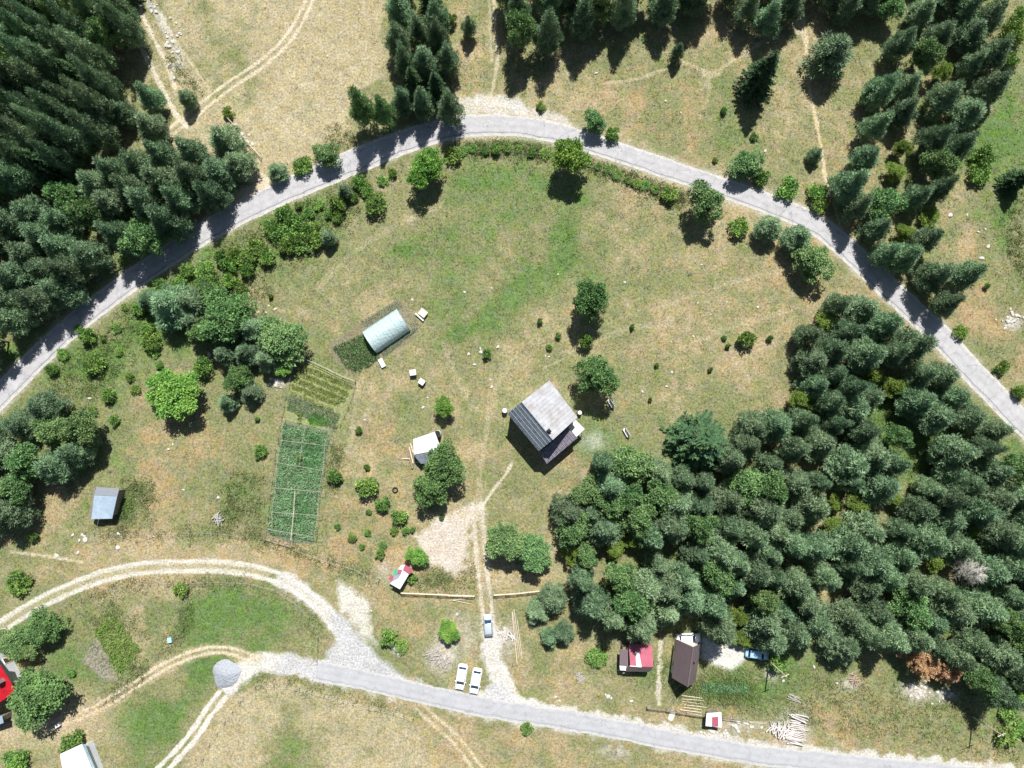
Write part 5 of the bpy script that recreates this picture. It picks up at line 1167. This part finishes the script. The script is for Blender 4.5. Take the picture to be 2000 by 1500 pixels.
# ---- cars
def car(x, y, ang, L, Wd, paint, label, group=None, hatch=False):
    """body lofted from cross sections; front towards local +x"""
    p = P(x, y, .7); t = empty('parked_car', (p.x, p.y, 0), math.radians(ang), label, 'car', group)
    hw = Wd / 2
    st = [(-.5, .78, .38, .78), (-.475, .92, .27, .90), (-.40, .99, .22, .98), (-.2, 1.0, .2, 1.0), (.05, 1.0, .2, .98), (.25, .99, .2, .93), (.40, .95, .22, .84), (.475, .84, .27, .72), (.5, .66, .36, .62)]
    vs = []; fs = []
    for f, w, z0, z1 in st:
        X_ = f * L; w *= hw
        for a, z in ((-w * .93, z0), (-w, z0 + .12), (-w, z1 - .2), (-w * .93, z1 - .04), (-w * .6, z1 + .015), (0, z1 + .03), (w * .6, z1 + .015), (w * .93, z1 - .04), (w, z1 - .2), (w, z0 + .12), (w * .93, z0)): vs.append((X_, a, z))
    k = 11
    for i in range(len(st) - 1):
        for j in range(k): fs.append((i * k + j, (i + 1) * k + j, (i + 1) * k + (j + 1) % k, i * k + (j + 1) % k))
    fs += [tuple(range(k)), tuple(range((len(st) - 1) * k, len(st) * k))[::-1]]
    body = MB().add(vs, fs).build('body', paint, t, smooth=True)
    r0, r1 = (-.45, -.36) if hatch else (-.41, -.33); f1, f0 = (.10, .26) if hatch else (.12, .28)
    def ring(X_, w, z): return [(X_, -w, z), (X_, w, z)]
    zb, zt = .95, 1.42
    # glass cabin (greenhouse) then roof panel proud of it
    g_ = [(r0 * L, .86, zb), (r1 * L, .70, zt), (f1 * L, .70, zt), (f0 * L, .84, zb - .03)]
    vs = []
    for X_, w, z in g_: vs += [(X_, -w * hw, z), (X_, w * hw, z)]
    MB().add(vs, [(0, 1, 3, 2), (2, 3, 5, 4), (4, 5, 7, 6), (0, 2, 4, 6), (1, 7, 5, 3), (0, 6, 7, 1)]).build('windows', M_GLASS, t)
    rv = []
    for X_, w, z in ((r1 * L - .05, .70, zt - .02), (r1 * L + .1, .72, zt + .035), ((r1 + f1) / 2 * L, .735, zt + .06), (f1 * L - .1, .72, zt + .035), (f1 * L + .05, .70, zt - .02)):
        rv += [(X_, -w * hw, z - .02), (X_, -w * hw * .75, z + .03), (X_, w * hw * .75, z + .03), (X_, w * hw, z - .02)]
    MB().add(rv, [(i * 4 + j, (i + 1) * 4 + j, (i + 1) * 4 + j + 1, i * 4 + j + 1) for i in range(4) for j in range(3)]).build('roof', paint, t, smooth=True)
    mb = MB()
    for s_ in (-1, 1):
        for (xa, wa, za), (xb, wb, zb_) in ((g_[0], g_[1]), (g_[3], g_[2])): mb.bar((xa, s_ * wa * hw * 1.01, za), (xb, s_ * wb * hw * 1.01, zb_), .07, .06, 4)
        mb.bar(((r1 + f1) / 2 * L - .1, s_ * .87 * hw, zb), ((r1 + f1) / 2 * L - .1, s_ * .72 * hw, zt), .06, .06, 4)
    mb.build('pillar', paint, t)
    for i in (-.31, .31):
        for s_ in (-1, 1):
            w_ = MB(); vs = []; 
            for yy in (-.1, .1):
                for q in range(16): a = 6.283 * q / 16; vs.append((i * L + .31 * math.cos(a), s_ * (hw - .1) + yy, .31 + .31 * math.sin(a)))
            w_.add(vs, [(q, (q + 1) % 16, 16 + (q + 1) % 16, 16 + q) for q in range(16)] + [tuple(range(16))[::-1], tuple(range(16, 32))]); wh = w_.build('wheel', M_BLK, t)
            rm = MB(); vs = [(i * L + .19 * math.cos(6.283 * q / 12), s_ * (hw + .008), .31 + .19 * math.sin(6.283 * q / 12)) for q in range(12)]; vs += [(a_, b_ - s_ * .03, c_) for a_, b_, c_ in vs]
            rm.add(vs, [tuple(range(12)), tuple(range(12, 24))[::-1]] + [(q, (q + 1) % 12, 12 + (q + 1) % 12, 12 + q) for q in range(12)]).build('rim', M_METAL, wh)
    for s_ in (-1, 1):
        MB().box((.465 * L, s_ * hw * .62, .66), (.22, .34, .14), -s_ * .35).build('headlight', M_WHT, t); MB().box((-.482 * L, s_ * hw * .68, .76), (.12, .3, .14), s_ * .2).build('tail_light', M_RED, t)
        MB().box((.17 * L, s_ * (hw + .07), .98), (.12, .2, .12)).build('mirror', paint, t, bevel=.02)
    MB().box((.497 * L, 0, .42), (.06, Wd * .6, .16)).build('grille', M_BLK, t); return t
def paintmat(name, c, metal=.0):
    m = mat(name, c, .25, .02, 1, spec=.6, metal=metal); return m
PW = paintmat('white_car_paint', 'e8e8e8'); PS = paintmat('silver_car_paint', 'c2cdd6', .35); PB = paintmat('light_blue_car_paint', '9cc3e0')
a = math.degrees(math.atan2(-47, -7.5))
car(901, 1322, a, 4.55, 1.75, PW, 'white car parked on the grass above the lane, left one of two', 'white cars parked side by side')
car(929, 1330, a - 1, 4.55, 1.75, PW, 'white car parked on the grass above the lane, right one of two', 'white cars parked side by side')
car(953.5, 1221, 94, 3.9, 1.65, PS, 'small silver blue hatchback parked on the driveway ruts', hatch=True)
car(1345, 1247, 3, 4.2, 1.75, PW, 'white car parked behind the brown roofed cabin under the trees')
car(1479, 1277, -8, 4.2, 1.75, PB, 'light blue car mostly hidden under the pines right of the brown cabin')

# ---- fences
def fence(pts, label, step=2.4, h=1.15, rails=0, m=M_POST, name='wire_fence', thick=.1, wires=2, lean=.08):
    line = [P(x, y, 0) for x, y in pts]; c = line[0].copy(); t = empty(name, c, 0, label, 'fence'); wm = MB(); rm = MB(); proto = None; pos = []
    for a, b_ in zip(line[:-1], line[1:]):
        L = (b_ - a).length; k = max(1, round(L / step)); pos += [a.lerp(b_, i / k) for i in range(k)]
    pos.append(line[-1]); r_ = random.Random(len(pos))
    hs_ = [h * r_.uniform(.85, 1.15) for _ in pos]
    me = MB().bar((0, 0, -.2), (0, 0, 1.0), thick * 1.1, thick * .85, 6).mesh('post'); me.materials.append(m)
    for p, hh in zip(pos, hs_):
        po = bpy.data.objects.new('post', me); COL.objects.link(po); po.parent = t; po.location = p - c; po.scale = (1, 1, hh); po.rotation_euler = (r_.gauss(0, lean), r_.gauss(0, lean), r_.random() * 3)
    for k in range(wires):
        z = h * (.4 + .5 * k / max(1, wires - 1))
        for a, b_ in zip(pos[:-1], pos[1:]): wm.bar(a - c + Vector((0, 0, z)), b_ - c + Vector((0, 0, z)), .02, .02, 3)
    if wires: wm.build('wire', M_WIRE, t)
    for k in range(rails):
        z = h * (.45 + .5 * k / max(1, rails - 1))
        for a, b_ in zip(pos[:-1], pos[1:]): rm.bar(a - c + Vector((0, -.06, z + r_.uniform(-.04, .04))), b_ - c + Vector((0, -.06, z + r_.uniform(-.04, .04))), .12, .09, 5)
    if rails: rm.build('rail', m, t)
    return t
fence([(785, 1156), (928, 1162)], 'pale wooden rail fence running from the patchwork shed to the driveway', 2.2, 1.15, 3, M_LOG, 'rail_fence', .13, 0)
fence([(965, 1160), (1010, 1157), (1055, 1152)], 'pale wooden rail fence right of the driveway, ending under the small pines', 2.2, 1.15, 3, M_LOG, 'rail_fence', .13, 0)
fence([(583, 694), (572, 730), (560, 775), (548, 835), (540, 880), (533, 940), (527, 990), (519, 1052)], 'post fence along the left side of both garden beds', 2.0, 1.3, 0, wires=3)
fence([(586, 698), (612, 707), (640, 720), (670, 735), (695, 744)], 'grey pole fence along the top of the striped garden', 1.8, 1.1, 2, M_PIPE, 'pole_fence', .1, 0)
fence([(695, 747), (690, 770), (680, 795), (666, 830)], 'wire fence along the right side of the striped garden', 1.8, 1.0)
fence([(518, 1052), (545, 1060), (572, 1068)], 'short post fence below the long garden', 1.6, 1.1, 1)
fence([(185, 1040), (240, 1043), (300, 1041), (350, 1040), (400, 1040), (450, 1044), (480, 1048)], 'wire fence below the corrugated shed, along the pasture edge', 2.4, 1.1)
fence([(575, 1072), (610, 1086), (645, 1098), (690, 1110), (740, 1135)], 'wire fence from the long garden down to the patchwork shed', 2.4, 1.1)
fence([(120, 1190), (180, 1158), (250, 1142), (310, 1139), (370, 1138), (430, 1136), (490, 1139), (540, 1152), (580, 1178), (605, 1205), (622, 1245), (620, 1290)], 'wire fence curving along the inner side of the pale track', 2.5, 1.1)
fence([(369, 1141), (366, 1185), (360, 1225), (345, 1246), (310, 1282), (270, 1318), (208, 1368)], 'overgrown wire fence between the potato plot and the green paddock', 2.2, 1.1)
fence([(512, 1339), (560, 1339), (610, 1350), (660, 1364), (720, 1380), (770, 1390), (808, 1403)], 'post fence along the top of the pale mown field below the lane', 2.4, 1.1)
fence([(500, 1341), (470, 1370), (440, 1410), (410, 1455), (385, 1510)], 'post fence along the left side of the pale mown field', 3.0, 1.1)
fence([(930, 301), (980, 300), (1030, 302), (1085, 306)], 'post fence in the hedge strip left of the lone bright tree', 2.0, 1.1)
fence([(1145, 325), (1180, 338), (1215, 353), (1250, 366), (1290, 380)], 'post fence in the hedge strip right of the lone bright tree', 2.0, 1.1)
fence([(1878, 640), (1910, 668), (1945, 700)], 'post fence beside the road verge at far right', 3.0, 1.1)
fence([(1263, 1380), (1300, 1384), (1340, 1391), (1372, 1396)], 'weathered rail fence left of the tiny roadside hut', 2.4, 1.0, 3, M_WOODW, 'rail_fence', .12, 0)
fence([(1410, 1399), (1450, 1404)], 'weathered rail fence right of the tiny roadside hut', 2.0, 1.0, 2, M_WOODW, 'rail_fence', .12, 0)
fence([(440, 226), (462, 248), (485, 280), (512, 308)], 'old rail fence on stones at the field corner left of the upper road', 2.2, .9, 2, M_LOG, 'rail_fence', .12, 0)

# ---- pole frames over the long garden
t = empty('pole_trellis', P(580, 950, 0), 0, 'frame of bleached poles standing over the long green garden bed', 'pole frame'); ZF = 1.7
rails_ = [((553, 817), (645, 841)), ((548, 860), (643, 871)), ((538, 903), (630, 919)), ((536, 953), (632, 961)), ((530, 1000), (626, 1007)), ((524, 1034), (615, 1049))]
ups = [((596, 830), (590, 865)), ((590, 865), (584, 912)), ((576, 959), (573, 1005)), ((573, 1005), (568, 1055)), ((553, 818), (549, 862)), ((549, 862), (541, 905)), ((541, 905), (537, 955)), ((537, 955), (531, 1002)), ((531, 1002), (531, 1038)),
       ((642, 842), (634, 872)), ((634, 872), (631, 918)), ((631, 918), (622, 962)), ((622, 962), (620, 1007)), ((620, 1007), (614, 1048))]
for a, b_ in rails_:
    MB().bar(P(*a, ZF) - t.location, P(*b_, ZF) - t.location, .075, .06, 6).build('rail', M_PIPE, t)
    for q in (a, b_, tuple((np.array(a) + np.array(b_)) / 2)):
        p = P(*q, ZF) - t.location; MB().bar((p.x, p.y, -.2), (p.x, p.y, ZF + .05), .09, .08, 6).build('post', M_PIPE, t)
for i, (a, b_) in enumerate(ups): MB().bar(P(*a, ZF + .06) - t.location, P(*b_, ZF + .06) - t.location, .10 if 1 < i < 4 else .05, None, 6).build('cross_pole', M_LOG if 1 < i < 4 else M_PIPE, t)

# ---- utility poles
def pole(x, y, h, label, arms=True):
    p = P(x, y, 0); t = empty('utility_pole', p, .4, label, 'pole'); MB().bar((0, 0, -.3), (0, 0, h), .30, .2, 10).build('mast', M_LOG, t)
    if arms:
        MB().box((0, 0, h - .35), (1.5, .1, .1)).build('crossarm', M_LOG, t)
        for s_ in (-.65, 0, .65): MB().rev((s_, 0, h - .3 if s_ else h), [(.04, 0), (.06, .06), (.05, .14), (.02, .17)], 8).build('insulator', M_WHT, t)
pole(1900, 1400, 8.0, 'pale utility pole standing alone in the grass near the lower right corner')
pole(1502, 1291, 8.2, 'pale utility pole at the foot of the big wood right of the blue car')

# ---- log piles, lumber, heaps
def pile(name, cat, label, x, y, n_, L, w, ang, spread, m, h=.3, seed=1, jitter=10):
    r_ = random.Random(seed); p = P(x, y, 0); t = empty(name, p, math.radians(ang), label, cat)
    me = MB().bar((-.5, 0, 0), (.5, 0, 0), 1, .8, 7).mesh('log'); me.materials.append(m)
    for i in range(n_):
        o_ = bpy.data.objects.new('log', me); COL.objects.link(o_); o_.parent = t; ww = w * r_.uniform(.7, 1.2)
        o_.location = (r_.uniform(-1, 1) * L * .12, (i / max(1, n_ - 1) - .5) * spread, ww * .5 + r_.random() * h); o_.scale = (L * r_.uniform(.75, 1.1), ww, ww); o_.rotation_euler = (0, r_.gauss(0, .03), math.radians(r_.gauss(0, jitter)))
    return t
pile('log_pile', 'wood pile', 'left half of the pale log pile just above the lane at lower right', 1526, 1425, 26, 2.6, .2, 70, 4.0, M_PALEW, .4, 3, 30)
pile('log_pile', 'wood pile', 'right half of the pale log pile just above the lane at lower right', 1556, 1424, 28, 3.0, .2, -10, 5.2, M_PALEW, .5, 4, 9)
pile('plank_stack', 'planks', 'pair of long pale poles lying on the grass right of the driveway', 1009, 1240, 4, 8.6, .16, -82, .9, M_LOG, .1, 5, 1)
pile('brush_heap', 'wood pile', 'heap of grey branches beside the wire fence below the dry pasture', 427, 1012, 16, 2.0, .12, 35, 1.5, M_GREYW, .4, 6, 40)
pile('brush_heap', 'wood pile', 'heap of grey brushwood on the bare patch above the white cars', 858, 1285, 34, 2.4, .09, 60, 4.0, M_GREYW, .5, 7, 45)
pile('scrap_wood', 'wood pile', 'small heap of grey boards left of the red roofed shed', 1133, 1322, 12, 1.6, .12, 20, 1.5, M_GREYW, .25, 8, 50)
pile('pallet_stack', 'planks', 'ladder like row of pale boards lying above the rail fence near the hut', 1354, 1378, 7, 4.0, .14, -8, 3.0, M_LOG, .1, 9, 2)
pile('plank_stack', 'planks', 'pale loose boards lying in the dry grass below the long rail fence', 903, 1171, 3, 4.4, .12, -5, .9, M_LOG, .05, 10, 4)
pile('plank_stack', 'planks', 'single pale rail lying right of the tiny hut', 1480, 1411, 2, 3.2, .12, -3, .2, M_LOG, .05, 11, 2)
pile('fallen_trunk', 'wood', 'thin bleached trunk lying among the pines in the big wood', 1432, 912, 1, 1.8, .1, -25, .1, M_LOG, 2.5, 12, 2)
pile('scrap_wood', 'wood pile', 'grey broken boards in the weeds above the log pile', 1550, 1363, 6, 2.4, .14, -25, .8, M_GREYW, .2, 13, 12)
pile('brush_heap', 'wood pile', 'reddish brush heap in the weeds at the foot of the big wood', 1668, 1325, 16, 1.8, .09, 20, 2.2, mat('reddish_twigs', 'b59a8c', .9, .2, 3), .4, 14, 45)
pile('timber_heap', 'wood pile', 'white boards and rubble right of the driveway beside the long poles', 990, 1238, 12, 1.7, .2, 70, 2.6, M_PALEW, .15, 15, 60)

# gravel heap
rs = np.random.RandomState(3); vs = [(0, 0, .95)]; fs = []; nr, nt_ = 9, 36
for i in range(1, nr + 1):
    for j in range(nt_):
        a = 6.283 * j / nt_; r = 2.55 * i / nr * (1 + .07 * math.sin(3 * a + 1) + .04 * math.sin(5 * a)); vs.append((r * math.cos(a), r * math.sin(a), max(-.03, .95 * (1 - (i / nr) ** 1.3) + rs.randn() * .03 - (.06 if i == nr else 0))))
fs = [(0, 1 + j, 1 + (j + 1) % nt_) for j in range(nt_)] + [(1 + (i - 1) * nt_ + j, 1 + i * nt_ + j, 1 + i * nt_ + (j + 1) % nt_, 1 + (i - 1) * nt_ + (j + 1) % nt_) for i in range(1, nr) for j in range(nt_)]
gp = MB().add(vs, fs).build('gravel_heap', mat('grey_gravel', 'a3a7ad', .95, .2, 6, '7f848a', bump=.8)); gp.location = P(442, 1316, 0); meta(gp, 'round heap of blue grey gravel where the two pale tracks split', 'gravel heap')

# ---- rocks
def rockmesh(seed):
    rs = np.random.RandomState(seed); import bmesh
    bm = bmesh.new(); bmesh.ops.create_icosphere(bm, subdivisions=2, radius=1)
    pl = [(unit(rs.randn(3)), .62 + .3 * rs.rand()) for _ in range(9)]
    for v in bm.verts:
        p = np.array(v.co)
        for nn, d in pl:
            k = p @ nn
            if k > d: p = p - nn * (k - d)
        v.co = Vector((p[0], p[1] * .8, p[2] * .55 + .1))
    me = bpy.data.meshes.new('rock'); bm.to_mesh(me); bm.free(); me.materials.append(M_ROCK); return me
RK = [rockmesh(i) for i in range(6)]
def rocks(pts, label, group, r=(.2, .45)):
    for x, y in pts:
        p = P(x, y, 0); o_ = bpy.data.objects.new('rock', rnd.choice(RK)); COL.objects.link(o_); s_ = rnd.uniform(*r); o_.location = (p.x, p.y, -.02); o_.scale = (s_, s_ * rnd.uniform(.7, 1.1), s_ * rnd.uniform(.7, 1)); o_.rotation_euler[2] = rnd.random() * 6.28
        meta(o_, label, 'rock', group)
def scatter(x, y, rx, ry, n_, seed):
    r_ = random.Random(seed); return [(r_.gauss(x, rx), r_.gauss(y, ry)) for _ in range(n_)]
rocks([(1286, 540), (1354, 657), (1369, 672), (1255, 765), (1220, 551), (1363, 592), (1420, 590), (1388, 614), (1294, 599), (1311, 668), (1302, 755), (1090, 536), (1370, 517), (1335, 720), (1312, 727), (1321, 508), (1395, 520), (1480, 600), (1460, 735)], 'small pale rock dotted in the right half of the middle meadow', 'rocks in the middle meadow', (.15, .4))
rocks([(940, 688), (943, 697), (938, 681), (915, 692), (972, 678), (927, 712), (958, 742), (960, 756), (835, 777), (826, 796), (1065, 695), (1072, 697), (907, 571), (960, 563), (712, 820)], 'pale rock on the dry ground left of the grey roofed house', 'rocks left of the house', (.2, .45))
rocks([(525, 597), (538, 604), (520, 610), (527, 618), (525, 632), (505, 610), (675, 704), (805, 585)], 'pale rock above the grey green tree left of the greenhouse', 'rocks left of the greenhouse', (.2, .5))
rocks(scatter(538, 748, 9, 6, 16, 1), 'white rock in the pile beside the top left of the striped garden', 'rock pile beside the striped garden', (.2, .45))
rocks([(142, 1045), (160, 1045), (166, 1054), (155, 1056), (165, 1047), (153, 1080), (110, 1085), (230, 1070), (232, 1043), (300, 1048), (338, 868), (329, 878), (358, 957), (426, 972), (345, 856), (408, 693), (175, 778)], 'pale rock in the dry ground around the corrugated shed', 'rocks round the corrugated shed', (.25, .6))
rocks([(1966, 95), (1972, 102), (1960, 100), (1968, 132)], 'white boulder near the top right corner', 'boulders at the top right', (.5, .9))
rocks(scatter(1978, 626, 9, 7, 26, 2), 'white stone in the heap at the right edge above the road', 'stone heap at the right edge', (.2, .45))
rocks([(1300, 197), (1330, 220), (1165, 143), (1694, 272), (1908, 183), (1912, 190), (1856, 421), (1889, 420), (1911, 453), (1924, 447), (1930, 482), (1917, 505), (910, 105), (640, 110), (1495, 295), (1745, 290), (1740, 330)], 'pale boulder on the open slope beyond the upper road', 'boulders beyond the upper road', (.25, .6))
rocks([(776, 1269), (779, 1275), (771, 1263)], 'white boulder beside the bright low bush at the junction', 'white boulders at the junction', (.6, 1.0))
rocks([(985, 1228), (996, 1243), (986, 1236), (955, 1235), (893, 1200), (1085, 1362), (1093, 1369), (1188, 1361), (1194, 1364), (1233, 1370), (1183, 1357), (1590, 1303), (1619, 1303), (1635, 1335), (1545, 1250), (1530, 1330), (1502, 1317)] + scatter(1440, 1420, 25, 7, 18, 3) + scatter(1395, 1432, 20, 4, 10, 9), 'pale stone in the rough grass along the lower lane', 'stones along the lower lane', (.2, .5))
rocks(scatter(335, 90, 10, 28, 26, 4) + scatter(300, 20, 5, 20, 10, 5), 'grey stone in the rubble line beside the top left track', 'stones beside the top left track', (.2, .5))
rocks(scatter(870, 1062, 26, 24, 30, 6), 'small pale stone on the rubble patch beside the driveway', 'stones on the rubble patch', (.1, .28))
rocks(scatter(480, 275, 12, 18, 16, 7), 'pale stone under the old rail fence at the field corner', 'stones under the old rail fence', (.2, .5))
rocks(scatter(1825, 1350, 26, 8, 26, 8) + scatter(1790, 1345, 10, 8, 10, 11), 'white stone in the bare patch below the rust brown pine', 'stones below the brown pine', (.2, .45))
rocks(scatter(692, 1175, 16, 22, 24, 12), 'white stone on the pale gravel apron above the junction', 'stones on the gravel apron', (.12, .3))
